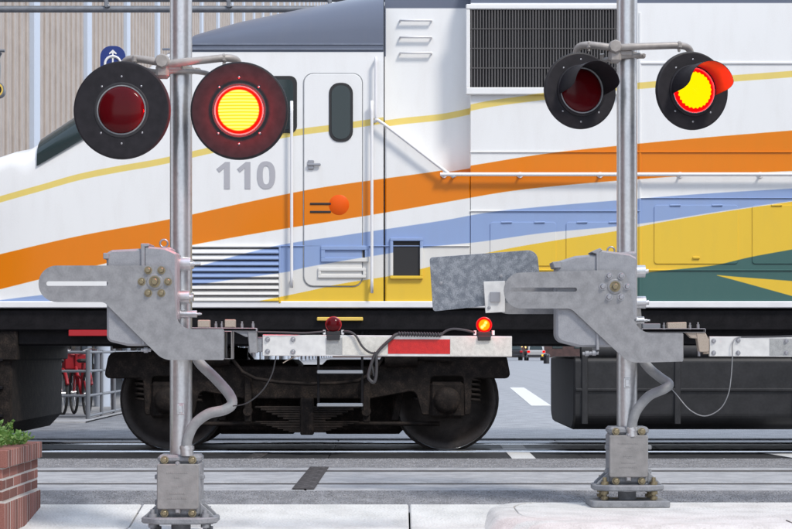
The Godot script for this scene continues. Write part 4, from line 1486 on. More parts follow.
func truck(t: Node3D) -> Node3D:
	var n := node("truck", t, Vector3.ZERO)
	var wb := 1.37
	var st: SurfaceTool
	for x in [-wb, wb]:
		st = S()
		for s in [-1.0, 1.0]:
			var B := Basis(Vector3.RIGHT, Vector3.UP, Vector3.BACK) if s > 0 else Basis(Vector3.LEFT, Vector3.UP, Vector3.FORWARD)
			var xf := Transform3D(B, Vector3(x, 0.508, s * 0.69))
			lathe(st, [Vector2(0, 0.13), Vector2(0.12, 0.13), Vector2(0.13, 0.10), Vector2(0.2, 0.085), Vector2(0.39, 0.06), Vector2(0.42, 0.11), Vector2(0.495, 0.115)], xf, 44)
			lathe(st, [Vector2(0.512, -0.02), Vector2(0.535, -0.015), Vector2(0.535, -0.035), Vector2(0.4, -0.04), Vector2(0, -0.04)], xf, 44, true)
		cyl(st, Vector3(x, 0.508, -0.7), Vector3(x, 0.508, 0.7), 0.09, 14)
		var ws := obj("wheelset", st, M.wheel, n)
		for s in [-1.0, 1.0]:
			st = S()
			var B := Basis(Vector3.RIGHT, Vector3.UP, Vector3.BACK) if s > 0 else Basis(Vector3.LEFT, Vector3.UP, Vector3.FORWARD)
			lathe(st, [Vector2(0.495, 0.113), Vector2(0.502, 0.108), Vector2(0.508, -0.018), Vector2(0.513, -0.021)], Transform3D(B, Vector3(x, 0.508, s * 0.69)), 44)
			obj("tyre", st, M.tread, ws)
		for s in [-1.0, 1.0]:
			st = S()
			box(st, Vector3(x, 0.508, s * 1.03), Vector3(0.34, 0.36, 0.22), 0.03)
			lathe(st, [Vector2(0.13, 0.0), Vector2(0.13, 0.05), Vector2(0.09, 0.08), Vector2(0, 0.08)], Transform3D(Basis.IDENTITY if s > 0 else Basis(Vector3.LEFT, Vector3.UP, Vector3.FORWARD), Vector3(x, 0.508, s * 1.135)), 20)
			obj("axle_box", st, M.truck, n)
			for ox in [-0.25, 0.25]:
				st = S()
				var hx := []
				for k in 61:
					var a := k / 60.0 * TAU * 5.0
					hx.append(Vector3(x + ox + cos(a) * 0.075, 0.50 + 0.25 * k / 60.0, s * 1.03 + sin(a) * 0.075))
				tube(st, hx, 0.016, 6)
				obj("coil_spring", st, M.truck, n)
	for s in [-1.0, 1.0]:
		st = S()
		var zz := 0.98 if s > 0 else -1.12
		var fr := [[-2.0, 0.72, .05], [-1.95, 0.98, .08], [-1.0, 1.0, .1], [-0.7, 0.84, .12], [0.7, 0.84, .12], [1.0, 1.0, .1], [1.95, 0.98, .08], [2.0, 0.72, .05], [1.62, 0.72, .03], [1.6, 0.36, .03], [1.54, 0.36, .0], [1.53, 0.74, .04], [1.21, 0.74, .04], [1.2, 0.36, .0], [1.12, 0.36, .03], [1.06, 0.60, .06], [0.62, 0.52, .1], [-0.62, 0.52, .1], [-1.06, 0.60, .06], [-1.12, 0.36, .03], [-1.2, 0.36, .0], [-1.21, 0.74, .04], [-1.53, 0.74, .04], [-1.54, 0.36, .0], [-1.6, 0.36, .03], [-1.62, 0.72, .03]]
		prism(st, rpoly(fr, 4), zz, zz + 0.14, 0.01)
		obj("side_frame", st, M.truck, n)
		st = S()          # leaf spring in its hanger below the frame
		for k in 7:
			var w := 1.02 - k * 0.11
			box(st, Vector3(0, 0.44 - k * 0.022, s * 1.16), Vector3(w, 0.019, 0.1), 0.004)
			box(st, Vector3(0, 0.20 + k * 0.016, s * 1.16), Vector3(1.02 - (6 - k) * 0.11, 0.014, 0.1), 0.004)
		box(st, Vector3(0, 0.35, s * 1.165), Vector3(0.13, 0.36, 0.12), 0.01)
		obj("leaf_spring", st, M.truck, n)
		for x in [-0.58, 0.58]:
			st = S()
			box(st, Vector3(x, 0.52, s * 1.17), Vector3(0.07, 0.46, 0.06), 0.01)
			cyl(st, Vector3(x, 0.4, s * 1.1), Vector3(x, 0.4, s * 1.23), 0.045, 12)
			obj("swing_hanger", st, M.truck, n)
		for x in [-0.92, 0.92]:
			st = S()
			cyl(st, Vector3(x - 0.16, 0.93, s * 1.17), Vector3(x + 0.16, 0.93, s * 1.17), 0.095, 18)
			cyl(st, Vector3(x + signf(x) * 0.16, 0.93, s * 1.17), Vector3(x + signf(x) * 0.5, 0.9, s * 1.17), 0.025, 10)
			obj("brake_cylinder", st, M.truck, n)
			st = S()
			prism(st, PackedVector2Array([Vector2(x * 1.04 - 0.04, 0.78), Vector2(x * 1.04 + 0.04, 0.78), Vector2(x * 0.93 + 0.035, 0.3), Vector2(x * 0.93 - 0.035, 0.3)]), s * 0.86 - 0.03, s * 0.86 + 0.03, 0.006)
			box(st, Vector3(x * 0.93, 0.42, s * 0.78), Vector3(0.07, 0.34, 0.1), 0.02)
			obj("brake_hanger", st, M.truck, n)
		st = S()
		tube(st, smooth_path([Vector3(-1.9, 1.03, s * 1.2), Vector3(-0.9, 1.03, s * 1.2), Vector3(-0.5, 0.72, s * 1.24), Vector3(0.5, 0.70, s * 1.24), Vector3(0.9, 1.03, s * 1.2), Vector3(1.9, 1.02, s * 1.2)], 4), 0.018, 8)
		tube(st, [Vector3(-1.3, 0.27, s * 0.98), Vector3(1.3, 0.27, s * 0.98)], 0.022, 8)
		obj("brake_rod", st, M.truck, n)
	st = S()
	box(st, Vector3(0, 0.66, 0), Vector3(0.7, 0.32, 2.0), 0.04)
	bx(-1.95, -1.7, 0.78, 0.96, -1.0, 1.0, st, 0.02)
	bx(1.7, 1.95, 0.78, 0.96, -1.0, 1.0, st, 0.02)
	bx(-0.95, -0.12, 0.15, 0.9, -0.6, 0.6, st, 0.05)
	bx(0.12, 0.95, 0.15, 0.9, -0.6, 0.6, st, 0.05)
	obj("bolster", st, M.truck, n)
	return n

# ---------------------------------------------------------------- background
func build_background() -> void:
	var st: SurfaceTool
	# station building: ribbed upper walls on columns, running away beside the street
	var x0 := -8.3
	var d0 := 45.0
	var t := thing("station_building", Vector3(x0, 0, -d0), "beige ribbed building with pale blue pilasters behind the locomotive", "building")
	var len0 := -24.0
	var len1 := 420.0
	var top := 46.0
	st = S()
	bx(-12, -0.35, 3.2, top, -len1, -len0, st)
	obj("wall", st, M.cladding, t)
	var pan := S()
	# box ribs on one bay of cladding
	var bay := 7.7
	var pitch := bay / 10.0
	for k in 10:
		for q in [0.0, 0.42]:
			box(pan, Vector3(-0.345 + (0.0 if q > 0 else 0.015), (3.2 + top) * 0.5, -(k + 0.27 + q) * pitch), Vector3(0.08, top - 3.2, pitch * (0.3 if q == 0.0 else 0.12)), 0.02)
	pan.generate_normals()
	var panm := pan.commit()
	var pil := S()
	box(pil, Vector3(-0.28, top * 0.5, 0), Vector3(0.2, top, 0.62), 0.03)
	pil.generate_normals()
	var pilm := pil.commit()
	for k in range(-3, 54):
		put("cladding_bay", panm, M.cladding, t, Vector3(0, 0, -k * bay))
		put("pilaster", pilm, M.pilaster, t, Vector3(0, 0, -k * bay))
	st = S()
	bx(-12, -2.2, 0.0, 3.2, -len1, -len0, st)
	obj("shopfront", st, M.dark_wall, t)
	for k in range(-3, 14):
		for f in [0.22, 0.5, 0.78]:
			st = S()
			bx(-2.24, -2.16, 0.5, 2.6, -(k + f) * bay - 0.8, -(k + f) * bay + 0.8, st, 0.02)
			obj("window", st, M.glass, t)
	st = S()
	bx(-0.2, 4.35, 3.25, 3.5, -70, 17.5, st, 0.03)
	obj("canopy", st, M.dark_wall, t)
	for k in 8:
		st = S()
		cyl(st, Vector3(3.2, 0, 12.0 - k * 9.0), Vector3(3.2, 3.25, 12.0 - k * 9.0), 0.14, 16)
		obj("canopy_column", st, M.pilaster, t)
	# far end of the street
	st = S()
	var fb := thing("far_building", Vector3(14, 0, -260), "dark reddish building closing the far end of the street", "building")
	bx(-24, 14, 0, 11, -12, 0, st)
	obj("wall", st, M.far_brick, fb)
	for k in 12:
		for r in 2:
			st = S()
			bx(-22.6 + k * 3.0, -21.2 + k * 3.0, 1.2 + r * 4.6, 3.4 + r * 4.6, -0.02, 0.06, st, 0.02)
			obj("window", st, M.glass, fb)
	# cars
	car(Vector3(13.2, 0, -181), M.silver, "silver car stopped on the street far behind the train, tail lights on", true)
	car(Vector3(11.4, 0, -186), M.darkcar, "dark car half hidden left of the far silver car", false)
	st = S()
	var b := thing("bollard", at(546.5, 364, 140), "dark post at the kerb beside the far silver car", "bollard")
	cyl(st, Vector3.ZERO, Vector3(0, 0.62, 0), 0.22, 12)
	lathe(st, [Vector2(0.26, 0.0), Vector2(0.26, 0.06), Vector2(0.18, 0.14), Vector2(0, 0.18)], Transform3D(Basis(Vector3.RIGHT, Vector3.FORWARD, Vector3.UP), Vector3(0, 0.6, 0)), 12)
	obj("post", st, M.darkcar, b)
	for q in [[521.0, 346.5, 200.0, "lit street lamp left of the far silver car"], [526.5, 347.5, 220.0, "dim lit street lamp just above the far dark car"]]:
		var p := at(q[0], q[1], q[2])
		var sl := thing("street_lamp", Vector3(p.x, 0, p.z), q[3], "street lamp", "street lamps at the far end")
		st = S()
		cyl(st, Vector3.ZERO, Vector3(0, p.y - 0.1, 0), 0.07, 8)
		obj("post", st, M.darkcar, sl)
		st = S()
		lathe(st, [Vector2(0, 0), Vector2(0.14, 0.04), Vector2(0.2, 0.2), Vector2(0.12, 0.36), Vector2(0, 0.4)], Transform3D(Basis(Vector3.RIGHT, Vector3.FORWARD, Vector3.UP), Vector3(0, p.y - 0.1, 0)), 12)
		obj("lamp_globe", st, M.bulb, sl)
	# corner railing by the cycle stand
	var rc := at(88, 420, 27)
	rc.y = 0
	var rl := thing("railing", rc, "grey tube railing with a corner post seen under the locomotive", "railing")
	for k in 8:
		st = S()
		cyl(st, Vector3(0, 0, -k * 1.25), Vector3(0, 1.0, -k * 1.25), 0.034 if k == 0 else 0.026, 12)
		obj("post", st, M.railing, rl)
	for k in range(1, 5):
		st = S()
		cyl(st, Vector3(-k * 1.25, 0, 0), Vector3(-k * 1.25, 1.0, 0), 0.026, 12)
		obj("post", st, M.railing, rl)
	for y in [0.06, 0.35, 0.70, 0.97]:
		st = S()
		tube(st, [Vector3(0, y, 0.0), Vector3(0, y, -8.75)], 0.02, 10)
		obj("rail", st, M.railing, rl)
		st = S()
		tube(st, [Vector3(-5.0, y, 0), Vector3(0, y, 0)], 0.02, 10)
		obj("rail", st, M.railing, rl)
	sheet("footway", -40, -4.25, [[26.0, -0.05], [26.01, 0.02], [150, 0.02]], M.panel)
	# red hire bikes
	var labs := ["red bicycle closest to the railing's corner post", "red bicycle second from the railing's corner post", "red bicycle third from the railing's corner post", "red bicycle farthest left behind the railing"]
	for k in 4:
		bicycle(Vector3(-4.75 - k * 0.42, 0.02, -28.6 - 0.12 * k), 0.35 + 0.06 * k, labs[k])
	# blue cycle route sign on a tall post
	cur_d = 30.0
	var sp := at(113, 350, 30)
	var sg := thing("cycle_sign", Vector3(sp.x, 0, sp.z), "blue sign with a white cycle symbol on a tall post above the left signal lamp", "sign")
	cur_root = Vector3(sp.x, 0, sp.z)
	st = S()
	cyl(st, Vector3(0, 0, -0.04), Vector3(0, 5.8, -0.04), 0.035, 12)
	obj("post", st, M.gantry, sg)
	var sc := L(113, 58, 0.0)
	st = S()
	prism(st, rpoly([[-0.2, -0.42, .05], [0.2, -0.42, .05], [0.2, 0.19, .17], [-0.2, 0.19, .17]]), 0.0, 0.012, 0.003, Transform3D(Basis.IDENTITY, Vector3(0, sc.y, 0)))
	var board := obj("board", st, M.sign_blue, sg)
	st = S()
	tube(st, ring_pts(Vector3(0, sc.y - 0.1, 0.014), 0.125, 28), 0.021, 6, false, true)
	prism(st, PackedVector2Array([Vector2(-0.012, -0.1), Vector2(0.012, -0.1), Vector2(0.012, 0.08), Vector2(0.055, 0.055), Vector2(0.06, 0.075), Vector2(0.0, 0.13), Vector2(-0.06, 0.075), Vector2(-0.055, 0.055), Vector2(-0.012, 0.08)]), 0.012, 0.017, 0.0, Transform3D(Basis.IDENTITY, Vector3(0, sc.y, 0)))
	bx(-0.1, 0.1, sc.y - 0.005, sc.y + 0.012, 0.012, 0.0165, st)
	obj("cycle_symbol", st, M.white, board)
	# overhead sign gantry of two pipes behind the train
	var gp := at(-120, 350, 24)
	var g := thing("overhead_gantry", Vector3(gp.x, 0, gp.z), "grey two-pipe overhead gantry along the top edge of the picture", "gantry")
	cur_d = 24.0
	cur_root = Vector3(gp.x, 0, gp.z)
	st = S()
	cyl(st, Vector3(0, 0, 0), Vector3(0, 6.2, 0), 0.11, 18)
	cyl(st, Vector3(0, 0, 0), Vector3(0, 0.05, 0), 0.22, 18)
	obj("column", st, M.gantry, g)
	for q in [[9.2, 0.043], [-1.5, 0.045]]:
		st = S()
		var a := L(-120, q[0])
		tube(st, [a, a + Vector3(9.0, 0, 0)], q[1], 18)
		obj("beam_pipe", st, M.gantry, g)
	for px in [-40, 107, 229, 330, 430]:
		st = S()
		var a := L(px, 9.2)
		var b2 := L(px - 3, -1.5)
		box(st, a + Vector3(0.0, 0.06, 0.03), Vector3(0.05, 0.1, 0.09), 0.01)
		tube(st, [a + Vector3(0.03, 0.02, 0.05), b2 + Vector3(0, 0, 0.05)], 0.022, 8)
		obj("pipe_clamp", st, M.gantry, g)
	# small signal head at the left edge, on a stub from the gantry column
	var hp := at(-3.5, 90, 24)
	var hd := thing("signal_head", hp, "small round grey signal head with yellow ring cut by the left edge", "signal head")
	st = S()
	lathe(st, [Vector2(0, -0.16), Vector2(0.09, -0.15), Vector2(0.105, -0.02), Vector2(0.105, 0.03), Vector2(0.09, 0.03)], Transform3D.IDENTITY, 28, true)
	tube(st, smooth_path([Vector3(0, 0.05, -0.1), Vector3(0, 0.4, -0.1), Vector3(-0.1, 0.505, -0.06), Vector3(-1.45, 0.505, -0.03)], 4), 0.022, 10)
	tube(st, [Vector3(-0.1, 0.505, -0.03), Vector3(0.1, 0.5, -0.03)], 0.02, 10)
	obj("body", st, M.gantry, hd)
	st = S()
	lathe(st, [Vector2(0.092, 0.0), Vector2(0.09, 0.034), Vector2(0.07, 0.034), Vector2(0.066, 0.0)], Transform3D.IDENTITY, 28, true)
	obj("ring", st, M.gold, hd)
	st = S()
	lens_cap(st, 0.068, 0.0, 0.02)
	obj("lens", st, M.darkcar, hd)

# buildings added out of view beside the lens for the posts to mirror
func added_corner_building(x0: float, x1: float, d0: float, d1: float, h: float, m: Material, label: String) -> void:
	var t := thing("added_corner_building", Vector3((x0 + x1) * 0.5, -0.3, -(d0 + d1) * 0.5), label, "building")
	var w := (x1 - x0) * 0.5
	var dp := (d1 - d0) * 0.5
	var st := S()
	bx(-w, w, 0, h, -dp, dp, st, 0.03)
	obj("wall", st, m, t)
	st = S()
	bx(-w - 0.2, w + 0.2, h + 0.002, h + 0.35, -dp - 0.2, dp + 0.2, st, 0.04)
	obj("cornice", st, M.panel, t)
	var s := -signf(t.position.x)
	for k in 4:
		for f in 3:
			st = S()
			var z := -dp + (k + 0.5) * dp * 0.5
			bx(s * (w - 0.02), s * (w + 0.04), 1.1 + f * 3.3, 3.1 + f * 3.3, z - 0.6, z + 0.6, st, 0.01)
			var wn := obj("window", st, M.glass, t)
			st = S()
			bx(s * (w - 0.01), s * (w + 0.12), 1.0 + f * 3.3, 1.09 + f * 3.3, z - 0.7, z + 0.7, st, 0.01)
			obj("sill", st, M.panel, wn)

func bicycle(pos: Vector3, turn: float, label: String) -> void:
	var t := thing("bicycle", pos, label, "bicycle", "red hire bicycles behind the railing")
	t.rotation.y = PI * 0.5 + turn
	var st: SurfaceTool
	for x in [-0.52, 0.52]:
		st = S()
		tube(st, ring_pts(Vector3(x, 0.33, 0), 0.31, 28), 0.022, 8, false, true)
		var w := obj("wheel", st, M.tyre, t)
		st = S()
		for k in 12:
			var a := TAU * k / 12
			tube(st, [Vector3(x, 0.33, 0), Vector3(x + cos(a) * 0.3, 0.33 + sin(a) * 0.3, 0)], 0.003, 4, false)
		cyl(st, Vector3(x, 0.33, -0.05), Vector3(x, 0.33, 0.05), 0.03, 10)
		obj("spokes", st, M.galv, w)
		st = S()
		var arc := []
		for k in 10: arc.append(Vector3(x, 0.33, 0) + Vector3(cos(0.3 + k * 0.27), sin(0.3 + k * 0.27), 0) * 0.36)
		tube(st, arc, 0.028, 6)
		obj("mudguard", st, M.bike_red, t)
	st = S()
	tube(st, [Vector3(-0.52, 0.33, 0), Vector3(-0.1, 0.3, 0), Vector3(0.36, 0.72, 0)], 0.026, 8)
	tube(st, [Vector3(-0.1, 0.3, 0), Vector3(-0.2, 0.78, 0)], 0.022, 8)
	tube(st, [Vector3(-0.52, 0.33, 0), Vector3(-0.18, 0.62, 0)], 0.016, 8)
	tube(st, [Vector3(0.52, 0.33, 0), Vector3(0.34, 0.92, 0)], 0.022, 8)
	tube(st, [Vector3(-0.17, 0.55, 0), Vector3(0.39, 0.6, 0)], 0.022, 8)
	obj("frame", st, M.bike_red, t)
	st = S()
	box(st, Vector3(-0.22, 0.82, 0), Vector3(0.26, 0.06, 0.16), 0.025)
	obj("saddle", st, M.tyre, t)
	st = S()
	tube(st, smooth_path([Vector3(0.2, 0.98, -0.3), Vector3(0.34, 1.0, -0.2), Vector3(0.34, 0.93, 0), Vector3(0.34, 1.0, 0.2), Vector3(0.2, 0.98, 0.3)], 4), 0.014, 8)
	obj("handlebar", st, M.galv, t)
	st = S()
	prism(st, rpoly([[0.4, 0.68, .03], [0.66, 0.68, .03], [0.7, 0.92, .02], [0.38, 0.92, .02]]), -0.16, 0.16, 0.01)
	obj("basket", st, M.bike_red, t)

func car(pos: Vector3, m: Material, label: String, lit: bool) -> void:
	var t := thing("parked_car", pos, label, "car", "cars at the far end of the street")
	var st := S()
	var B := Transform3D(Basis(Vector3.FORWARD, Vector3.UP, Vector3.RIGHT), Vector3.ZERO)
	prism(st, rpoly([[-2.1, 0.3, .08], [2.1, 0.3, .08], [2.15, 0.75, .15], [1.2, 0.95, .1], [-2.1, 0.98, .12]]), -0.88, 0.88, 0.08, B)
	prism(st, rpoly([[-2.0, 0.95, .02], [1.2, 0.93, .02], [0.45, 1.48, .15], [-1.65, 1.5, .18]]), -0.76, 0.76, 0.08, B)
	obj("body", st, m, t)
	st = S()
	prism(st, PackedVector2Array([Vector2(-0.62, 1.02), Vector2(0.62, 1.02), Vector2(0.54, 1.38), Vector2(-0.54, 1.38)]), 1.86, 2.0, 0.0, Transform3D(Basis(Vector3.RIGHT, Vector3(0, 0.9, -0.36).normalized(), Vector3.BACK), Vector3(0, 0.1, 0.38)))
	obj("rear_window", st, M.glass, t)
	for sx in [-1.0, 1.0]:
		st = S()
		box(st, Vector3(sx * 0.72, 0.84, 2.1), Vector3(0.26, 0.2, 0.08), 0.03)
		obj("tail_light", st, M.tail if lit else M.red_paint, t)
		for z in [-1.35, 1.35]:
			st = S()
			cyl(st, Vector3(sx * 0.66, 0.33, z), Vector3(sx * 0.89, 0.33, z), 0.33, 20)
			var w := obj("wheel", st, M.tyre, t)
			st = S()
			cyl(st, Vector3(sx * 0.85, 0.33, z), Vector3(sx * 0.9, 0.33, z), 0.2, 14)
			obj("rim", st, M.galv, w)
	st = S()
	box(st, Vector3(0, 0.45, 2.12), Vector3(1.6, 0.22, 0.12), 0.04)
	obj("bumper", st, M.darkcar, t)
	if lit:
		st = S()
		box(st, Vector3(0.62, 0.5, 2.19), Vector3(0.22, 0.16, 0.03), 0.01)
		obj("indicator_light", st, M.amber, t)

# ---------------------------------------------------------------- all
func _ready() -> void:
	var cam := Camera3D.new()
	cam.name = "camera"
	cam.projection = Camera3D.PROJECTION_FRUSTUM
	cam.near = 0.5
	cam.far = 3000.0
	cam.size = 0.5 * 529.0 / F
	cam.frustum_offset = Vector2(0, 0.5 * (HORIZON - 264.5) / F)
	add_child(cam)
	cam.position = Vector3(0, EYE, 0)
	cam.current = true

	var sm := ProceduralSkyMaterial.new()
	sm.sky_top_color = Color(0.79, 0.86, 0.965)
	sm.sky_horizon_color = Color(0.93, 0.935, 0.94)
	sm.sky_curve = 0.2
	sm.ground_bottom_color = Color(0.35, 0.35, 0.36)
	sm.ground_horizon_color = Color(0.8, 0.82, 0.84)
	sm.sky_energy_multiplier = 1.0
	var sky := Sky.new()
	sky.sky_material = sm
	var env := Environment.new()
	env.background_mode = Environment.BG_SKY
	env.sky = sky
	env.background_energy_multiplier = 0.85
	env.tonemap_mode = Environment.TONE_MAPPER_LINEAR
	env.tonemap_exposure = 1.9
	env.sdfgi_enabled = true
	env.ssao_enabled = true
	env.ssil_enabled = true
	var we := WorldEnvironment.new()
	we.environment = env
	add_child(we)
	var sun := DirectionalLight3D.new()
	sun.light_energy = 0.5
	sun.light_color = Color(1.0, 0.97, 0.93)
	sun.light_angular_distance = 11.0
	sun.shadow_enabled = true
	add_child(sun)
	sun.look_at_from_position(Vector3(6, 11, 7), Vector3.ZERO)

	make_materials()
	build_ground()
	build_pavement()
	build_locomotive()
	build_background()
	build_planter()
	added_corner_building(-20, -9.5, -4, 11.5, 10.5, M.brick1, "added red brick building out of view left of the planter, for the posts to mirror")
	added_corner_building(10.0, 20, -4, 11.5, 9.5, M.cladding, "added beige building out of view right of the island, for the posts to mirror")
	aggregate()

	crossing_signal(181, 12.05, -0.165, {
		"label": "tall galvanised crossing signal mast with large round lamps near the brick planter", "oy": -0.035, "slab": false, "tag": 409.0, "hood": 0.0,
		"arm": [[[162, 63, .12], [152, 61, .12], [138, 59, .10], [128, 60, .04], [122, 68, -.02], [122, 85, 0.0]], [[166, 64, .12], [185, 62, .13], [205, 60, .12], [226, 58, .10], [236, 60, .05], [239, 68, 0.0], [239, 84, 0.0]], [[146, 70, .07], [160, 72, .1], [185, 71, .1], [205, 73, .06], [216, 78, 0.02]]],
		"junction": [162.5, 61.5], "elbows": [[135, 59.5], [224, 58.5]],
		"lamps": [[121.5, 110, 0.305, deg_to_rad(-4), 0], [239, 110.5, 0.305, deg_to_rad(-2), 1]],
		"conduit": [[187, 451], [187, 441, .12], [194, 425, .13], [208, 414, .13], [224, 410, .12], [232, 404, .10], [229, 394, .08], [215, 378, .06], [199, 362, .04], [193, 346, .02], [192, 330, 0.0]]})
	crossing_signal(627, 12.95, -0.06, {
		"label": "galvanised crossing signal mast with hooded lamps standing on the raised island", "oy": 0.0, "slab": true, "tag": 383.0, "hood": 0.27,
		"arm": [[[614, 48, .12], [600, 46, .12], [588, 45, .10], [579, 47, .05], [576, 55, 0.0], [577, 70, 0.0]], [[616, 48, .12], [630, 47, .13], [655, 46, .12], [678, 45.5, .10], [688, 48, .05], [691, 56, 0.0], [691, 70, 0.0]], [[602, 54, .07], [604, 60, .06], [620, 57, .1], [640, 55, .08]]],
		"junction": [615, 47], "elbows": [[589, 45.5], [679, 45.5]],
		"lamps": [[581, 90.5, 0.256, deg_to_rad(17), 0], [693, 90.5, 0.262, deg_to_rad(17), 2]],
		"conduit": [[632, 432], [632, 424, .12], [637, 410, .13], [649, 396, .13], [664, 389, .12], [669, 384, .09], [661, 378, .06], [649, 368, .04], [641, 356, .02], [639, 340, 0.0]]})

	crossing_gate(181, 12.05, {
		"label": "lowered crossing gate whose whole white and red arm crosses before the train", "hub_bolt": M.bolt,
		"outline": [[38.5, 265.5, 18.2], [171, 265.5, 13], [175, 300, 0], [177, 329, 20], [224, 329, 1.5], [224, 360, 1.5], [163, 360, 18], [104, 302, 8], [38.5, 302, 18.2]],
		"slot": [46, 281.2, 108, 285.8, 2.2],
		"housing": [[106.5, 253, 3], [112, 250, 3], [172, 247, 3], [172, 346, 4], [128, 346, 6], [107, 341, 6]],
		"lid": [[144, 246, 2], [166, 248, 3], [177, 253, 3], [177, 320, 3], [144, 340, 3]],
		"ribs": [[[141, 243.5, 1], [150, 243.5, 1], [149, 246.5, 0], [145, 247, 0], [145, 345, 0], [142, 345, 0]], [[103.5, 253, 0.6], [109, 253, 0.6], [109, 259, 0.6], [103.5, 259, 0.6]]],
		"eye": [164, 243.5], "housing_bolts": [[146, 350]],
		"hub": [154.8, 281.7],
		"clamps": [[174, 264, 0.042, 191, 0.06], [174, 297, 0.042, 190, 0.0], [178, 314, 0.022, 197, 0.03]],
		"adapter": {"bar": [[192, 327.5, 0.5], [257, 328, 1], [257, 331.5, 0.5], [192, 331, 0.5]],
			"blocks": [[[[198, 320, 1], [210, 320, 1], [210, 327.5, 0], [198, 327.5, 0]], M.tin], [[[225, 319.5, 1], [235.5, 319.5, 1], [235.5, 327.5, 0], [225, 327.5, 0]], M.tin]],
			"posts": [[[[225, 331, 0], [232.5, 331, 0], [232.5, 359, 0.5], [225, 359, 0.5]], 0.16, 0.336, M.plate], [[[234, 331, 0], [257, 331, 0], [257, 338, 2], [246, 337, 2]], 0.26, 0.32, M.basebox], [[[248, 331, 0], [257, 331, 0], [258, 353, 1], [250, 353, 1]], 0.25, 0.325, M.plate], [[[255, 337, 0], [264, 337, 0], [264, 352, 0], [255, 352, 0]], 0.27, 0.29, M.basebox]],
			"nuts": [[216, 326.5], [222, 326.5], [242, 326.5], [253, 326.5], [254, 354.5]]},
		"board": {"outline": [[262.5, 334.6, 0.6], [512, 336.2, 0.8], [512, 356.8, 0.8], [262.5, 355.8, 0.6]],
			"sheets": [[[[326, 337.8, 0], [342, 337.9, 0], [342, 354.6, 0], [326, 354.4, 0]], M.sheet_grey_and_shade], [[[342.2, 336.8, 0], [387.8, 337.1, 0], [387.8, 355.2, 0], [342.2, 355, 0]], M.sheeting], [[[388, 339.2, 0], [450, 339.4, 0], [450, 354, 0], [388, 353.8, 0]], M.sheet_red], [[[450.2, 337.1, 0], [511.6, 337.6, 0], [511.6, 356.2, 0], [450.2, 355.8, 0]], M.sheeting]],  # the first, grey piece is a shadow painted onto the arm
			"bolts": [[267.5, 339.5], [267.5, 351.5], [293, 339.5], [293, 352]],
			"lights": [[333.5, 324.5, false], [484, 325, true]]},
		"wires": [[[[256, 332, .31], [285, 332.5, .31], [305, 333, .3], [325, 331.5, .29]], 0.006],
			[[[343, 331.5, .29], [350, 332, .31], [356, 336, .32], [362, 346, .325], [369, 352, .325], [376, 353.5, .325]], 0.007],
			[[[475, 332.5, .29], [464, 330, .3], [453, 329, .3], [446, 331, .3], [441, 335, .31]], 0.007],
			[[[441, 335, .31], [425, 334.5, .31], [399, 334, .31], [391, 339, .325], [382, 347, .325], [376, 354, .327]], 0.010],
			[[[376, 352, .33], [372, 362, .33], [368.5, 375, .33], [370, 380, .335], [374, 382, .335], [376, 376, .335], [376.5, 365, .333], [376, 352, .33]], 0.010],
			[[[373, 356, .325], [372, 364, .325], [374, 376, .325]], 0.006],
			[[[276, 356, .29], [272, 374, .28], [262, 391, .26], [247, 403, .22], [233, 406, .16]], 0.004],
			[[[283, 363, .28], [292, 358, .28], [300, 356, .28]], 0.003, M.tin]]})
	coil(Vector2(399, 334.0), Vector2(441, 334.8), 12.05, 0.315)

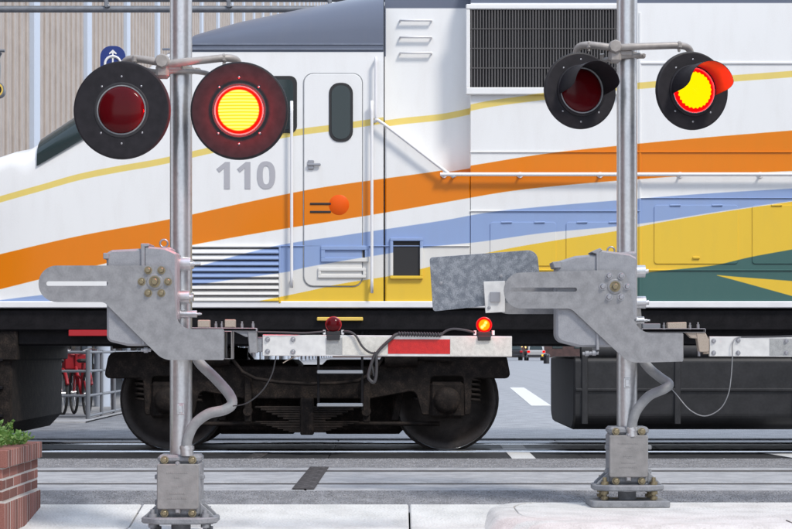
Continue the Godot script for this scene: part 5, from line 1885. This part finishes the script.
	crossing_gate(627, 12.95, {
		"label": "lowered crossing gate at the island whose arm runs out of the right edge", "hub_bolt": M.steel_bolt,
		"outline": [[503.8, 273, 17.8], [626, 269.5, 12], [632, 300, 0], [635, 333, 20], [683, 333, 1], [683, 361.5, 1], [629, 363, 22], [571, 308.5, 9], [503.8, 308.5, 17.8]],
		"slot": [511, 287.6, 577, 291.6, 1.9],
		"rear_outline": [[492.5, 281, 16.5], [600, 279, 0], [640, 300, 0], [644, 345, 0], [560, 314, 9], [492.5, 314, 16.5]],
		"rear_slot": [499, 292.5, 560, 303, 1.9],
		"housing": [[556, 262, 5], [575, 256, 4], [636, 251, 3], [636, 347, 4], [580, 347, 5], [556, 341, 9]],
		"lid": [[597, 249.5, 2], [630, 254, 3], [637, 258, 3], [637, 320, 3], [597, 340, 3]],
		"ribs": [[[590, 252, 1], [600, 248, 1], [602, 250, 0], [599, 253, 0], [599, 350, 0], [596, 350, 0], [596, 254, 0]], [[552, 262, 0.6], [561, 261, 0.6], [561, 268, 0.6], [554, 268, 0.6]]],
		"eye": [611, 250.5], "housing_bolts": [[594, 353], [587, 353.5]],
		"hub": [615, 286.5],
		"clamps": [[630, 271.5, 0.042, 645, 0.0], [632, 302.5, 0.042, 645.5, 0.0], [634, 320.5, 0.026, 644, 0.04]],
		"adapter": {"bar": [[641, 328.5, 0.5], [705, 328.5, 1], [705, 332.5, 0.5], [641, 332.5, 0.5]],
			"blocks": [[[[642, 323.5, 1], [660, 323.5, 1], [660, 329, 0], [642, 329, 0]], M.railing], [[[667, 322.5, 1], [686, 322, 1], [686, 329, 0], [667, 329, 0]], M.tin]],
			"posts": [[[[684, 332, 0], [702, 332, 0], [700, 339, 2], [690, 338, 2]], 0.26, 0.32, M.tin], [[[695, 332, 0], [704, 332, 0], [708, 340, 1], [708, 352, 2], [698, 352, 2]], 0.25, 0.325, M.tin], [[[703, 339, 0], [711, 339, 0], [711, 354, 0], [703, 354, 0]], 0.27, 0.29, M.tin], [[[676, 334, 0], [682.5, 334, 0], [682.5, 360, 0.5], [676, 360, 0.5]], 0.16, 0.325, M.plate]],
			"nuts": [[664, 327.5], [698, 327], [690, 327.5], [699, 354]]},
		"board": {"outline": [[709.5, 336.5, 0.6], [1130, 338, 0.8], [1130, 358.2, 0.8], [709.5, 356.4, 0.6]],
			"sheets": [[[[769.5, 338.5, 0], [815, 338.7, 0], [815, 355.6, 0], [769.5, 355.4, 0]], M.sheet_grey_and_shade], [[[815.5, 338, 0], [900, 338.3, 0], [900, 356.3, 0], [815.5, 356, 0]], M.sheet_red], [[[900.5, 338, 0], [1020, 338.3, 0], [1020, 356.5, 0], [900.5, 356, 0]], M.sheeting], [[[1020.5, 339, 0], [1129, 339.5, 0], [1129, 357, 0], [1020.5, 356.5, 0]], M.sheet_red]],
			"bolts": [[713.5, 341], [713.5, 353], [738, 340.5], [738, 353], [786, 341], [786, 353]],
			"lights": [[850, 327, false], [1100, 327, false]]},
		"wires": [[[[741, 337, .3], [735, 338.5, .315], [732.5, 345, .32], [732.5, 356, .315], [731, 378, .3], [728, 395, .28], [720, 409, .25], [705, 416, .2], [690, 410, .16], [676, 394, .12], [662, 378, .06]], 0.0035, M.conduit],
			[[[741, 337, .3], [780, 336.5, .3], [845, 334, .29]], 0.005]]})
	counterweight()

func coil(a: Vector2, b: Vector2, d: float, dz: float) -> void:      # curled slack of the arm cable
	var g := get_node("crossing_gate") as Node3D
	cur_d = d
	cur_root = g.position
	var p0 := L(a.x, a.y, dz)
	var p1 := L(b.x, b.y, dz)
	var pts := []
	var n := 150
	for k in n + 1:
		var t := float(k) / n
		var w := t * TAU * 15
		pts.append(p0.lerp(p1, t) + Vector3(0, cos(w), sin(w)) * 0.012)
	var st := S()
	tube(st, pts, 0.0045, 5)
	obj("coiled_cable", st, M.cable, g)

func counterweight() -> void:      # galvanised plate and clip on the tail of the island gate
	cur_d = 12.95
	var g := get_node("crossing_gate_001") as Node3D
	cur_root = g.position
	var z := -0.03
	var st := S()
	prism(st, poly_px([[429.5, 257.5, 3], [537, 249.5, 10], [542, 300, 4], [433, 311.5, 3]], z, 6), z - 0.006, z, 0.0015)
	var w := obj("counterweight_plate", st, M.spangle, g)
	w.set_meta("label", "mottled galvanised counterweight plate on the tail of the gate")
	st = S()
	prism(st, poly_px([[483.5, 281.5, 0.5], [505, 281, 0.5], [505, 312, 0.5], [485.5, 313, 0.5]], 0.04, 2), 0.02, 0.045, 0.002)
	obj("weight_clip", st, M.alu, w)
	st = S()
	bx(L(490, 286, .05).x, L(500, 286, .05).x, L(490, 302, .05).y, L(490, 292, .05).y, 0.0, 0.062, st, 0.002)
	for p in [[441, 283], [501, 276], [488.5, 308]]:
		bolt(st, L(p[0], p[1], z + 0.001) + (Vector3(0, 0, 0.076) if p[1] > 300 else Vector3.ZERO), 0.008, 0.008)
	obj("clip_bolt", st, M.steel_bolt, w)
